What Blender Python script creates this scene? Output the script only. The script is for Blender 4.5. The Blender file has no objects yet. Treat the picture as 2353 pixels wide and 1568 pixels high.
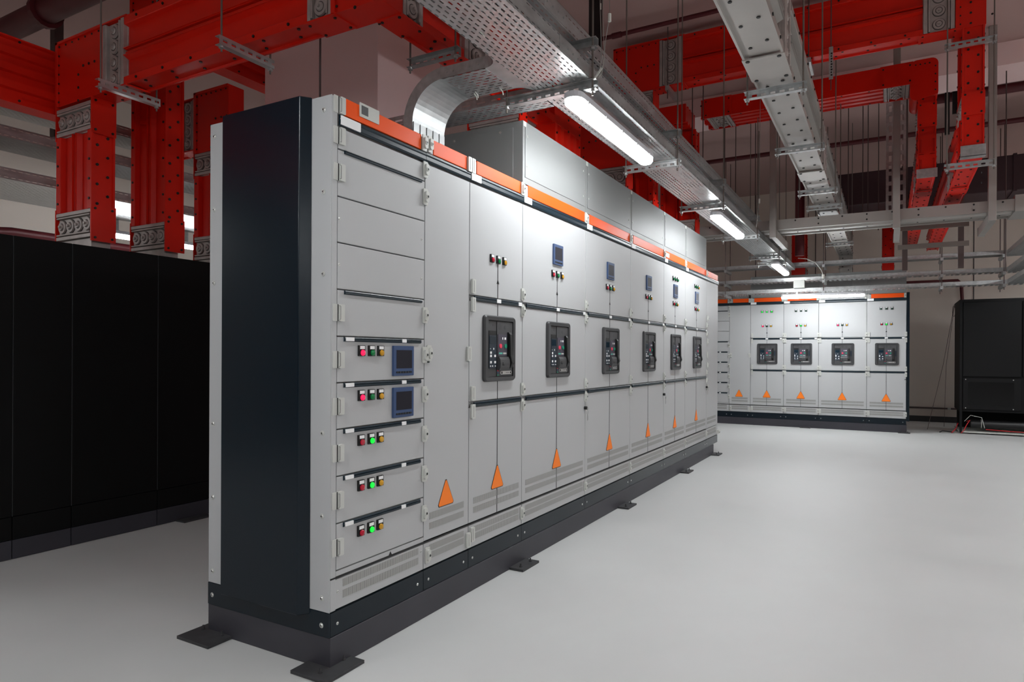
import bpy, bmesh, math, random
from mathutils import Vector, Matrix
random.seed(7)
PI = math.pi
SC = bpy.context.scene
COL = SC.collection

# ------------------------------------------------------------------ camera
YAW, ROLL, FPX = 0.51463, 0.00444, 1524.1
F = Vector((math.cos(YAW), math.sin(YAW), 0))
R = Vector((math.sin(YAW), -math.cos(YAW), 0))
U = Vector((0, 0, 1))
R2 = R*math.cos(ROLL) + U*math.sin(ROLL)
U2 = -R*math.sin(ROLL) + U*math.cos(ROLL)
cam = bpy.data.cameras.new('camera')
cam.sensor_width = 36
cam.lens = FPX/2353*36
cam.shift_y = 30.77/2353
cam.clip_end = 100
co = bpy.data.objects.new('camera', cam)
COL.objects.link(co)
M4 = Matrix((R2, U2, -F)).transposed().to_4x4()
M4.translation = Vector((-1.924, -1.906, 1.25))
co.matrix_world = M4
SC.camera = co

# ------------------------------------------------------------------ world, exposure
SC.view_settings.view_transform = 'Standard'
SC.view_settings.look = 'None'
SC.view_settings.gamma = 1
SC.view_settings.use_curve_mapping = False
SC.view_settings.exposure = 1.93
w = bpy.data.worlds.new('world')
SC.world = w
w.use_nodes = True
w.node_tree.nodes['Background'].inputs[0].default_value = (0.02, 0.018, 0.018, 1)
w.node_tree.nodes['Background'].inputs[1].default_value = 1.0
LAMP_E = 15.5          # emission of every strip-light diffuser

# ------------------------------------------------------------------ materials
def srgb(r, g, b):
    f = lambda c: c/12.92 if c <= .04045 else ((c+.055)/1.055)**2.4
    return (f(r/255), f(g/255), f(b/255))

class NT:
    def __init__(s, name):
        s.m = bpy.data.materials.new(name)
        s.m.use_nodes = True
        s.t = s.m.node_tree
        s.b = s.t.nodes['Principled BSDF']
        s.out = s.t.nodes['Material Output']
    def n(s, typ, **kw):
        nd = s.t.nodes.new(typ)
        for k, v in kw.items():
            setattr(nd, k, v)
        return nd
    def l(s, a, b):
        s.t.links.new(a, b)
    def math(s, op, a, b=None):
        nd = s.n('ShaderNodeMath', operation=op)
        for i, v in enumerate((a, b)):
            if v is None: continue
            if isinstance(v, (int, float)): nd.inputs[i].default_value = v
            else: s.l(v, nd.inputs[i])
        return nd.outputs[0]

def mat(name, col, rough=.5, metal=0, var=0, vscale=8, bump=0, bscale=400, spec=.5, emit=0, coat=0, stretch=None, rvar=0, ecol=None):
    a = NT(name)
    b = a.b
    b.inputs['Base Color'].default_value = (*col, 1)
    b.inputs['Roughness'].default_value = rough
    b.inputs['Metallic'].default_value = metal
    b.inputs['Specular IOR Level'].default_value = spec
    b.inputs['Coat Weight'].default_value = coat
    b.inputs['Coat Roughness'].default_value = .15
    if emit:
        b.inputs['Emission Color'].default_value = (*(ecol or col), 1)
        b.inputs['Emission Strength'].default_value = emit
    tc = a.n('ShaderNodeTexCoord')
    if var or rvar:
        nz = a.n('ShaderNodeTexNoise')
        nz.inputs['Scale'].default_value = vscale
        nz.inputs['Detail'].default_value = 6
        src = tc.outputs['Object']
        if stretch:
            mp = a.n('ShaderNodeMapping')
            mp.inputs['Scale'].default_value = stretch
            a.l(src, mp.inputs[0]); src = mp.outputs[0]
        a.l(src, nz.inputs['Vector'])
        if var:
            mr = a.n('ShaderNodeMapRange')
            mr.inputs['From Min'].default_value = .3; mr.inputs['From Max'].default_value = .7
            mr.inputs['To Min'].default_value = 1-var; mr.inputs['To Max'].default_value = 1+var
            a.l(nz.outputs['Fac'], mr.inputs['Value'])
            mx = a.n('ShaderNodeVectorMath', operation='SCALE')
            mx.inputs[0].default_value = col
            a.l(mr.outputs[0], mx.inputs['Scale'])
            a.l(mx.outputs[0], b.inputs['Base Color'])
        if rvar:
            mr = a.n('ShaderNodeMapRange')
            mr.inputs['From Min'].default_value = .3; mr.inputs['From Max'].default_value = .7
            mr.inputs['To Min'].default_value = max(.03, rough-rvar); mr.inputs['To Max'].default_value = rough+rvar
            a.l(nz.outputs['Fac'], mr.inputs['Value'])
            a.l(mr.outputs[0], b.inputs['Roughness'])
    if bump:
        nz = a.n('ShaderNodeTexNoise')
        nz.inputs['Scale'].default_value = bscale
        nz.inputs['Detail'].default_value = 2
        a.l(tc.outputs['Object'], nz.inputs['Vector'])
        bp = a.n('ShaderNodeBump')
        bp.inputs['Strength'].default_value = bump
        bp.inputs['Distance'].default_value = .001
        a.l(nz.outputs['Fac'], bp.inputs['Height'])
        a.l(bp.outputs[0], b.inputs['Normal'])
    return a

def perf(name, base_fn, au, av, pu, pv, fu, fv, stagger=.5, v0=None, v1=None, ph=0.0):
    """A sheet with punched slots: real holes cut by the shader in object space."""
    a = base_fn(name)
    tc = a.n('ShaderNodeTexCoord')
    sp = a.n('ShaderNodeSeparateXYZ')
    a.l(tc.outputs['Object'], sp.inputs[0])
    u = a.math('DIVIDE', sp.outputs[au], pu)
    v = a.math('ADD', a.math('DIVIDE', sp.outputs[av], pv), ph)
    row = a.math('FLOOR', v)
    odd = a.math('MULTIPLY', a.math('FLOORED_MODULO', row, 2.0), stagger)
    uu = a.math('FRACT', a.math('ADD', u, odd))
    vv = a.math('FRACT', v)
    h = a.math('MULTIPLY', a.math('LESS_THAN', uu, fu), a.math('LESS_THAN', a.math('ABSOLUTE', a.math('SUBTRACT', vv, .5)), fv/2))
    if v0 is not None:
        h = a.math('MULTIPLY', h, a.math('GREATER_THAN', sp.outputs[av], v0))
        h = a.math('MULTIPLY', h, a.math('LESS_THAN', sp.outputs[av], v1))
    tr = a.n('ShaderNodeBsdfTransparent')
    mx = a.n('ShaderNodeMixShader')
    a.l(h, mx.inputs[0]); a.l(a.b.outputs[0], mx.inputs[1]); a.l(tr.outputs[0], mx.inputs[2])
    a.l(mx.outputs[0], a.out.inputs['Surface'])
    return a.m

def galv_fn(name):
    return mat(name, (.46, .47, .47), .40, .8, var=.16, vscale=7, rvar=.07, stretch=(1, 4, 4))
M = {}
M['grey'] = mat('light_grey_powder_coat', srgb(180, 181, 182), .52, 0, bump=.3, bscale=500, spec=.35).m
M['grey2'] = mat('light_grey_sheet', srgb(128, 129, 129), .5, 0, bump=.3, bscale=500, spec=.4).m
M['clip'] = mat('off_white_plastic', srgb(196, 197, 192), .45, spec=.35).m
M['white'] = mat('white_label', srgb(238, 238, 238), .5).m
M['navy'] = mat('dark_blue_paint', srgb(5, 21, 31), .22, bump=.12, bscale=600, spec=.34).m
M['navystrip'] = mat('dark_blue_strip', srgb(18, 36, 46), .3, spec=.4).m
M['base'] = mat('charcoal_steel_paint', srgb(54, 53, 60), .5, var=.12, vscale=3).m
M['plate'] = mat('black_painted_steel', srgb(58, 58, 60), .55, var=.2, vscale=20).m
M['orange'] = mat('orange_red_gloss', srgb(244, 88, 26), .42, spec=.12).m
M['sign'] = mat('orange_sticker', srgb(255, 132, 40), .5, spec=.3).m
M['black'] = mat('matt_black', srgb(16, 16, 17), .45).m
M['bolt'] = mat('black_bolt', srgb(10, 10, 10), .5).m
M['bezel'] = mat('dark_grey_plastic', srgb(56, 56, 58), .45, bump=.1).m
M['cb'] = mat('charcoal_plastic', srgb(66, 66, 68), .5).m
M['cbpurple'] = mat('slate_plastic', srgb(74, 70, 82), .45).m
M['cbnavy'] = mat('blue_black_plastic', srgb(32, 44, 56), .35).m
M['cbscreen'] = mat('teal_dark_screen', srgb(20, 40, 52), .15).m
M['redbtn'] = mat('red_button', srgb(235, 60, 90), .4).m
M['greenbtn'] = mat('green_button', srgb(20, 140, 110), .4).m
M['teal'] = mat('teal_label', srgb(90, 185, 165), .5).m
M['silver'] = mat('silver_plate', (.7, .7, .7), .3, .8).m
M['blue'] = mat('blue_bezel', srgb(58, 78, 115), .45, spec=.3).m
M['screen'] = mat('dark_screen', srgb(28, 27, 38), .45, spec=.2).m
M['lred'] = mat('red_lens', srgb(185, 10, 45), .15).m
M['lgreen'] = mat('green_lens', srgb(0, 122, 62), .15).m
M['lamber'] = mat('amber_lens', srgb(205, 150, 30), .2).m
M['lred_on'] = mat('red_lens_lit', srgb(255, 20, 80), .2, emit=.22).m
M['lgreen_on'] = mat('green_lens_lit', srgb(10, 225, 60), .2, emit=.2).m
M['ldark'] = mat('dark_green_lens', srgb(28, 62, 50), .2).m
M['screw'] = mat('zinc_screw', (.62, .62, .6), .35, .8).m
M['lockc'] = mat('lock_core', srgb(60, 66, 66), .4, .5).m
M['seam'] = mat('dark_gap', srgb(30, 30, 32), .8).m
M['red'] = mat('red_busbar_paint', srgb(212, 28, 10), .36, spec=.28, var=.05, vscale=2).m
M['alu'] = mat('grey_aluminium_casing', srgb(160, 155, 150), .42, .35, var=.06, vscale=3).m
M['joint'] = mat('cast_aluminium', srgb(172, 162, 158), .45, .3, var=.12, vscale=14).m
M['galv'] = galv_fn('galvanised_steel').m
M['galvs'] = mat('galvanised_smooth', (.42, .43, .43), .46, .8, var=.14, vscale=5, rvar=.05, stretch=(2, 2, 1)).m
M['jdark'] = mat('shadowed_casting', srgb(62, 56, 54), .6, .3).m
M['rod'] = mat('threaded_rod', srgb(120, 112, 106), .5, .5).m
M['rodd'] = mat('dull_steel_rod', srgb(88, 74, 72), .6, .3).m
M['maroon'] = mat('maroon_pipe_paint', srgb(84, 18, 26), .5).m
M['maroond'] = mat('dark_maroon_duct', srgb(48, 24, 30), .55).m
M['wire'] = mat('steel_wire', srgb(170, 170, 165), .4, .6).m
M['cable'] = mat('white_cable', srgb(215, 215, 208), .5).m
M['redcable'] = mat('red_cable', srgb(190, 20, 30), .5).m
M['blackcab'] = mat('black_cabinet_paint', srgb(9, 9, 9), .6, bump=.3, bscale=900, spec=.2).m
M['crac'] = mat('charcoal_cabinet_paint', srgb(17, 17, 18), .6, spec=.2, bump=.2, bscale=900).m
M['glassblk'] = mat('tinted_window', srgb(10, 10, 11), .2, spec=.25).m
M['hose'] = mat('black_insulated_pipe', srgb(24, 24, 25), .35).m
M['lamp'] = mat('lamp_housing', srgb(205, 205, 210), .4).m
M['diff'] = mat('lit_diffuser', (1, 1, 1), .5, emit=LAMP_E, ecol=(.94, .98, 1)).m
M['key'] = mat('steel_key', (.5, .5, .5), .3, .9).m
M['floor'] = mat('pale_grey_epoxy', srgb(200, 201, 200), .5, var=.03, vscale=1.6, bump=.18, bscale=160, spec=.4, rvar=.05).m
M['wall'] = mat('taupe_wall_paint', srgb(222, 211, 201), .85, var=.03, vscale=1.2, bump=.2, bscale=60).m
M['wallwarm'] = mat('warm_grey_wall_paint', srgb(240, 212, 210), .85, var=.03, vscale=1.0).m
M['ceil'] = mat('ceiling_paint', srgb(182, 152, 147), .9, var=.04, vscale=.8).m
M['skirt'] = mat('dark_skirting', srgb(52, 50, 50), .6).m
M['vent'] = None

def vent_mat():
    a = mat('slotted_vent', srgb(168, 168, 165), .5)
    tc = a.n('ShaderNodeTexCoord'); sp = a.n('ShaderNodeSeparateXYZ')
    a.l(tc.outputs['Object'], sp.inputs[0])
    st = a.math('LESS_THAN', a.math('FRACT', a.math('DIVIDE', sp.outputs[0], .0058)), .42)
    mx = a.n('ShaderNodeMix', data_type='RGBA')
    mx.inputs['A'].default_value = (*srgb(176, 176, 173), 1)
    mx.inputs['B'].default_value = (*srgb(98, 98, 97), 1)
    a.l(st, mx.inputs['Factor']); a.l(mx.outputs['Result'], a.b.inputs['Base Color'])
    return a.m
M['vent'] = vent_mat()
M['trayX'] = perf('perforated_tray_x', galv_fn, 0, 1, .050, .0265, .60, .29)
M['trayY'] = perf('perforated_tray_y', galv_fn, 1, 0, .050, .0265, .60, .29)
M['ladY'] = perf('slotted_tray_y', galv_fn, 1, 0, .07, .30, .5, .8, stagger=0)
M['railX'] = perf('tray_rail_x', galv_fn, 0, 2, .05, .06, .6, .10, stagger=0, ph=.28)
M['railY'] = perf('tray_rail_y', galv_fn, 1, 2, .10, .06, .6, .20, stagger=0, ph=.28)
M['slotX'] = perf('slotted_channel_x', galv_fn, 0, 2, .055, .05, .55, .3, stagger=0)
M['slotY'] = perf('slotted_channel_y', galv_fn, 1, 2, .055, .05, .55, .3, stagger=0)
M['slotZ'] = perf('slotted_upright', galv_fn, 2, 1, .12, .30, .6, .1, stagger=0, ph=.5)

# ------------------------------------------------------------------ mesh helpers
class MB:
    """Collects shapes; build() links them as ONE mesh object."""
    def __init__(s, off=(0, 0, 0)):
        s.v = []; s.f = []; s.mi = []; s.off = Vector(off)
    def add(s, vs, fs, m=0):
        n = len(s.v)
        s.v += [Vector(v)-s.off for v in vs]
        s.f += [tuple(i+n for i in f) for f in fs]
        s.mi += [m]*len(fs)
        return s
    def box(s, x0, x1, y0, y1, z0, z1, m=0):
        vs = [(x, y, z) for z in (z0, z1) for y in (y0, y1) for x in (x0, x1)]
        return s.add(vs, [(0, 2, 3, 1), (4, 5, 7, 6), (0, 1, 5, 4), (2, 6, 7, 3), (0, 4, 6, 2), (1, 3, 7, 5)], m)
    def prism(s, pts, O, A, B, W, L, m=0, caps=True):
        O, A, B, W = Vector(O), Vector(A), Vector(B), Vector(W)
        n = len(pts)
        vs = [O+A*p[0]+B*p[1] for p in pts] + [O+A*p[0]+B*p[1]+W*L for p in pts]
        fs = [(i, (i+1) % n, n+(i+1) % n, n+i) for i in range(n)]
        if caps: fs += [tuple(range(n-1, -1, -1)), tuple(range(n, 2*n))]
        return s.add(vs, fs, m)
    def cyl(s, p0, p1, r, seg=12, m=0, r2=None):
        p0, p1 = Vector(p0), Vector(p1)
        d = (p1-p0).normalized()
        a = d.orthogonal().normalized(); b = d.cross(a)
        r2 = r if r2 is None else r2
        c = [(math.cos(2*PI*i/seg), math.sin(2*PI*i/seg)) for i in range(seg)]
        vs = [p0+a*x*r+b*y*r for x, y in c] + [p1+a*x*r2+b*y*r2 for x, y in c]
        fs = [(i, (i+1) % seg, seg+(i+1) % seg, seg+i) for i in range(seg)]
        fs += [tuple(range(seg-1, -1, -1)), tuple(range(seg, 2*seg))]
        return s.add(vs, fs, m)
    def tube(s, pts, r, seg=8, m=0):
        pts = [Vector(p) for p in pts]
        n = len(pts); vs = []; prev = None
        for i, p in enumerate(pts):
            d = (pts[min(i+1, n-1)]-pts[max(i-1, 0)]).normalized()
            a = d.orthogonal().normalized() if prev is None else (prev-d*prev.dot(d)).normalized()
            prev = a; b = d.cross(a)
            vs += [p+a*math.cos(2*PI*k/seg)*r+b*math.sin(2*PI*k/seg)*r for k in range(seg)]
        fs = [(i*seg+k, i*seg+(k+1) % seg, (i+1)*seg+(k+1) % seg, (i+1)*seg+k) for i in range(n-1) for k in range(seg)]
        fs += [tuple(range(seg-1, -1, -1)), tuple(range((n-1)*seg, n*seg))]
        return s.add(vs, fs, m)
    def rrect(s, x0, x1, z0, z1, y0, y1, r, m=0, seg=4):
        """rounded rectangle in XZ, extruded y0..y1"""
        return s.prism(rr(x0, x1, z0, z1, r, seg), (0, y0, 0), (1, 0, 0), (0, 0, 1), (0, 1, 0), y1-y0, m)
    def build(s, name, mats, parent=None, bevel=0, smooth=False):
        me = bpy.data.meshes.new(name)
        me.from_pydata([tuple(v) for v in s.v], [], s.f)
        if isinstance(mats, str): mats = [mats]
        for k in mats: me.materials.append(M[k])
        me.polygons.foreach_set('material_index', s.mi)
        bm = bmesh.new(); bm.from_mesh(me)
        bmesh.ops.recalc_face_normals(bm, faces=bm.faces)
        bm.to_mesh(me); bm.free()
        if smooth:
            me.polygons.foreach_set('use_smooth', [True]*len(me.polygons))
            me.set_sharp_from_angle(angle=math.radians(40))
        me.update()
        o = bpy.data.objects.new(name, me)
        COL.objects.link(o)
        if parent is not None: o.parent = parent
        if bevel:
            b = o.modifiers.new('edge', 'BEVEL'); b.width = bevel; b.segments = 2; b.limit_method = 'ANGLE'
            b.angle_limit = math.radians(50)
        return o

def rr(x0, x1, z0, z1, r, seg=4):
    pts = []
    for cx, cz, a0 in ((x1-r, z0+r, -90), (x1-r, z1-r, 0), (x0+r, z1-r, 90), (x0+r, z0+r, 180)):
        for k in range(seg+1):
            a = math.radians(a0+90*k/seg)
            pts.append((cx+r*math.cos(a), cz+r*math.sin(a)))
    return pts

def thing(name, label, cat, loc=(0, 0, 0), rz=0, group=None):
    o = bpy.data.objects.new(name, None)
    COL.objects.link(o)
    o.empty_display_size = .1
    o.location = loc; o.rotation_euler = (0, 0, rz)
    o['label'] = label; o['category'] = cat
    if group: o['group'] = group
    return o
def tag(o, label, cat, group=None, kind=None):
    o['label'] = label; o['category'] = cat
    if group: o['group'] = group
    if kind: o['kind'] = kind
    return o
def struct(o):
    o['kind'] = 'structure'
    return o
def lab(o, label):
    o['label'] = label
    return o
def dup_part(o, parent, loc):
    c = o.copy(); COL.objects.link(c); c.parent = parent; c.location = loc
    for ch in list(o.children):
        d = ch.copy(); COL.objects.link(d); d.parent = c
    return c

# ------------------------------------------------------------------ room shell
CEIL = 4.68
RX0, RX1, RY0, RY1 = -15.0, 13.0, -7.5, 7.2
struct(MB().box(RX0, RX1, RY0, RY1, -.1, 0).build('floor', 'floor'))
struct(MB().box(RX0, RX1, RY0, RY1, CEIL, CEIL+.1).build('ceiling', 'ceil'))
struct(MB().box(RX1, RX1+.12, RY0, RY1, 0, CEIL).build('wall_back', 'wall'))
struct(MB().box(RX0-.12, RX0, RY0, RY1, 0, CEIL).build('wall_front', 'wall'))
struct(MB().box(RX0, RX1, RY1, RY1+.12, 0, CEIL).build('wall_left', 'wall'))
struct(MB().box(RX0, RX1, RY0-.12, RY0, 0, CEIL).build('wall_right', 'wall'))
struct(MB().box(RX1-.012, RX1-.001, RY0, RY1, 0.001, .11).build('baseboard_back', 'skirt'))
struct(MB().box(RX0, RX1, RY1-.012, RY1-.001, 0.001, .11).build('baseboard_left', 'skirt'))
# down-stand beams, pillars and wall seams
struct(MB().box(7.0, 7.6, RY0, RY1, 4.43, CEIL).build('ceiling_beam', 'wallwarm'))
struct(MB().box(1.874, 2.66, 1.4, 2.62, 0, CEIL).build('pillar', 'wallwarm'))
struct(MB().box(1.56, 2.3, 6.6, RY1, 0, CEIL).build('pillar', 'wall'))
struct(MB().box(-1.2, -.2, 6.7, RY1, 0, CEIL).build('pillar', 'wall'))
mb = MB()
for y in (3.2, 1.9, .55, -.62, -2.0, -3.3, -4.6):
    mb.box(RX1-.006, RX1-.001, y-.007, y+.007, .11, CEIL)
for z in (3.1, ):
    mb.box(RX1-.006, RX1-.001, RY0, RY1, z-.006, z+.006)
struct(mb.build('trim_1', 'skirt'))

# ------------------------------------------------------------------ repeated cabinet parts (built once, copied)
PROTO = {}
def proto(key, fn):
    """the first use places the freshly built part itself; later uses copy it and its sub-parts"""
    def place(parent, x, z, y=0.0):
        if key not in PROTO:
            o = fn(parent); PROTO[key] = o; o.location = (x, y, z)
            return o
        return dup_part(PROTO[key], parent, (x, y, z))
    return place

def mk_indicator(lens):
    def fn(parent):
        m = MB().rrect(-.019, .019, -.017, .028, -.008, 0, .002, 0, 2).box(-.0135, .0135, -.0100, -.0082, .0125, .0255, 1)
        m.cyl((0, -.008, -.003), (0, -.0105, -.003), .0142, 20, 0)
        o = m.build('indicator_light', ['bolt', 'white'], parent)
        l = MB().cyl((0, -.010, -.003), (0, -.015, -.003), .0128, 20, 0, .0118).cyl((0, -.015, -.003), (0, -.0178, -.003), .0118, 20, 0, .006)
        l.build('lens', lens, o, smooth=True)
        return o
    return fn
IND = {k: proto('ind_'+k, mk_indicator(k)) for k in ('lred', 'lgreen', 'lamber', 'lred_on', 'lgreen_on', 'ldark')}

def mk_hmi(parent):
    o = MB().rrect(-.071, .071, -.067, .067, -.012, 0, .003, 0, 2).build('display_unit', 'blue', parent, bevel=.0015)
    MB().box(-.054, .056, -.0125, -.0121, -.034, .048).build('screen', 'screen', o)
    m = MB()
    for i in range(6):
        m.rrect(-.055+i*.0187, -.055+i*.0187+.0145, -.055, -.047, -.0145, -.0121, .001, 0, 1)
    m.build('button_row', 'bolt', o)
    return o
HMI = proto('hmi', mk_hmi)

def mk_breaker(parent):
    W, H = .34, .364
    o = None
    # bezel: a rounded frame with an opening
    out = rr(-W/2, W/2, -H/2, H/2, .022, 5); inn = rr(-W/2+.036, W/2-.028, -H/2+.024, H/2-.026, .006, 5)
    n = len(out); m = MB()
    def ring(a, b, ya, yb, mi=0):
        vs = [(p[0], ya, p[1]) for p in a] + [(p[0], yb, p[1]) for p in b]
        m.add(vs, [(i, (i+1) % n, n+(i+1) % n, n+i) for i in range(n)], mi)
    mid = rr(-W/2+.006, W/2-.006, -H/2+.006, H/2-.006, .018, 5)
    ring(out, out, 0, -.012); ring(out, mid, -.012, -.020); ring(mid, inn, -.020, -.018); ring(inn, inn, -.018, .004)
    m.prism([(-W/2+.01, -H/2+.01), (W/2-.01, -H/2+.01), (W/2-.01, H/2-.01), (-W/2+.01, H/2-.01)], (0, -.0005, 0), (1, 0, 0), (0, 0, 1), (0, -1, 0), .001, 0)
    o = m.build('circuit_breaker', 'bezel', parent)
    X = lambda u: -W/2+u*W
    Z = lambda v: -H/2+v*H
    # chassis front
    m = MB()
    m.box(X(.135), X(.385), -.010, -.002, Z(.07), Z(.915), 0)
    m.box(X(.40), X(.905), -.013, -.002, Z(.075), Z(.915), 0)
    m.cyl((X(.49), -.0135, Z(.84)), (X(.49), -.0131, Z(.84)), .018, 20, 1)
    m.cyl((X(.66), -.0135, Z(.83)), (X(.66), -.0131, Z(.83)), .012, 20, 1)
    m.box(X(.27), X(.37), -.0105, -.0101, Z(.84), Z(.875), 1)
    m.build('front_cover', ['cb', 'bezel'], o)
    m = MB()
    m.box(X(.15), X(.37), -.015, -.010, Z(.20), Z(.70), 0)
    m.box(X(.15), X(.37), -.013, -.010, Z(.70), Z(.77), 1)
    m.box(X(.165), X(.355), -.0155, -.0151, Z(.57), Z(.68), 2)
    for u, v, a, b in ((.17, .42, .05, .035), (.17, .37, .05, .035), (.30, .37, .05, .035), (.17, .275, .05, .035), (.30, .275, .05, .035), (.27, .48, .02, .03), (.17, .49, .015, .012),
                       (.17, .225, .025, .018), (.235, .225, .025, .018), (.32, .225, .025, .018)):
        m.box(X(u), X(u+a), -.0165, -.0151, Z(v), Z(v+b), 3)
    m.build('trip_unit', ['cbnavy', 'bolt', 'cbscreen', 'white'], o)
    m = MB().box(X(.42), X(.705), -.0165, -.0131, Z(.385), Z(.72), 0)
    m.box(X(.55), X(.578), -.0172, -.0166, Z(.64), Z(.675), 1).box(X(.62), X(.675), -.0172, -.0166, Z(.64), Z(.675), 1)
    m.box(X(.445), X(.555), -.0172, -.0166, Z(.415), Z(.44), 2).box(X(.58), X(.69), -.0172, -.0166, Z(.415), Z(.44), 3)
    m.build('status_panel', ['cbpurple', 'white', 'teal', 'clip'], o)
    MB().cyl((X(.49), -.0166, Z(.54)), (X(.49), -.021, Z(.54)), .0125, 20).build('stop_button', 'redbtn', o, smooth=True)
    MB().cyl((X(.655), -.0166, Z(.54)), (X(.655), -.021, Z(.54)), .0125, 20).build('start_button', 'greenbtn', o, smooth=True)
    # spring cover: bulging outwards, with keyhole
    pts = [(0, Z(.165)), (-.012, Z(.165)), (-.020, Z(.21)), (-.022, Z(.27)), (-.020, Z(.33)), (-.012, Z(.375)), (0, Z(.375))]
    m = MB().prism(pts, (X(.41), -.013, 0), (0, 1, 0), (0, 0, 1), (1, 0, 0), X(.72)-X(.41))
    m.box(X(.475), X(.50), -.0358, -.034, Z(.24), Z(.29), 1).box(X(.475), X(.53), -.0358, -.034, Z(.24), Z(.255), 1)
    m.build('spring_cover', ['cb', 'bolt'], o)
    pts = [(0, Z(.19)), (-.018, Z(.19)), (-.034, Z(.28)), (-.024, Z(.40)), (-.022, Z(.60)), (-.020, Z(.72)), (-.010, Z(.76)), (0, Z(.76))]
    MB().prism(pts, (X(.735), -.013, 0), (0, 1, 0), (0, 0, 1), (1, 0, 0), .028).build('charging_handle', 'bolt', o, bevel=.002)
    MB().box(X(.83), X(.90), -.0145, -.0131, Z(.40), Z(.64)).build('side_label', 'cbnavy', o)
    m = MB().rrect(X(.50), X(.87), Z(.10), Z(.155), -.016, -.013, .0095, 0, 5)
    m.cyl((X(.545), -.0165, Z(.127)), (X(.545), -.0161, Z(.127)), .0075, 14, 1).cyl((X(.835), -.0165, Z(.127)), (X(.835), -.0161, Z(.127)), .0065, 14, 1)
    m.box(X(.67), X(.79), -.0165, -.0161, Z(.124), Z(.13), 1)
    m.build('name_plate', ['silver', 'bolt'], o)
    m = MB()
    for v, k in ((.155, 0), (.12, 1), (.085, 2)):
        m.box(X(.405), X(.455), -.0145, -.0131, Z(v), Z(v+.018), k)
    m.build('color_tag', ['redbtn', 'blue', 'greenbtn'], o)
    return o
BREAKER = proto('breaker', mk_breaker)

def mk_lock(parent):
    m = MB().rrect(-.016, .016, -.038, .038, -.006, 0, .004, 0, 3).rrect(-.010, .014, -.026, .026, -.016, -.006, .009, 0, 4)
    m.cyl((.002, -.016, 0), (.002, -.019, 0), .0095, 16, 0).cyl((.002, -.019, 0), (.002, -.0196, 0), .006, 12, 1)
    m.box(-.0025, .0065, -.0204, -.0197, -.002, .002, 2)
    return m.build('quarter_turn_lock', ['clip', 'lockc', 'bolt'], parent)
LOCK = proto('lock', mk_lock)
def mk_hinge(parent):
    m = MB().rrect(-.029, .026, -.034, .034, -.005, 0, .002, 0, 2).rrect(.0, .028, -.034, .034, -.013, -.005, .004, 0, 3)
    m.box(.003, .0045, -.0136, -.0130, -.026, .026, 1).box(-.004, .003, -.0136, -.0130, .026, .0272, 1).box(-.004, .003, -.0136, -.0130, -.0272, -.026, 1).box(-.006, -.002, -.0062, -.005, -.034, .034, 1)
    return m.build('hinge', ['clip', 'seam'], parent)
HINGE = proto('hinge', mk_hinge)
def mk_hinge2(parent):
    m = MB().rrect(-.016, .016, -.038, .038, -.012, 0, .004, 0, 3).box(-.003, -.001, -.0125, -.0121, -.03, .03, 1)
    return m.build('hinge', ['clip', 'seam'], parent)
HINGE2 = proto('hinge2', mk_hinge2)
def mk_screw(parent):
    m = MB().cyl((0, 0, 0), (0, -.002, 0), .0105, 16, 1).cyl((0, -.002, 0), (0, -.0055, 0), .0078, 16, 0, .0055).cyl((0, -.0055, 0), (0, -.006, 0), .0028, 6, 2)
    return m.build('screw', ['screw', 'clip', 'bolt'], parent)
SCREW = proto('screw', mk_screw)
def mk_tri(parent):
    def tri(s, r):
        pts = []
        v = [(-.072*s, -.067*s), (.072*s, -.067*s), (0, .073*s)]
        for i in range(3):
            p = Vector((*v[i], 0)); a = (Vector((*v[i-1], 0))-p).normalized(); b = (Vector((*v[(i+1) % 3], 0))-p).normalized()
            for t in (0, .33, .67, 1):
                q = p+(a*(1-t)+b*t)*r
                pts.append((q.x, q.y))
        return pts
    m = MB().prism(tri(1, .012), (0, 0, 0), (1, 0, 0), (0, 0, 1), (0, -1, 0), .0012, 1)
    m.prism(tri(.93, .010), (0, -.0013, -.001), (1, 0, 0), (0, 0, 1), (0, -1, 0), .0006, 0)
    return m.build('warning_triangle', ['sign', 'bolt'], parent)
TRI = proto('tri', mk_tri)
def mk_key(parent):
    m = MB().cyl((0, 0, 0), (0, -.02, 0), .012, 12, 1)
    m.tube([(0+.013*math.cos(t), -.025, -.032+.015*math.sin(t)) for t in [i*PI/6 for i in range(13)]], .0018, 6, 0)
    m.box(-.004, .004, -.027, -.024, -.09, -.045, 0).cyl((0, -.024, -.005), (0, -.027, -.005), .009, 10, 0)
    return m.build('key_bunch', ['key', 'bolt'], parent)
KEY = proto('key', mk_key)

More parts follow.
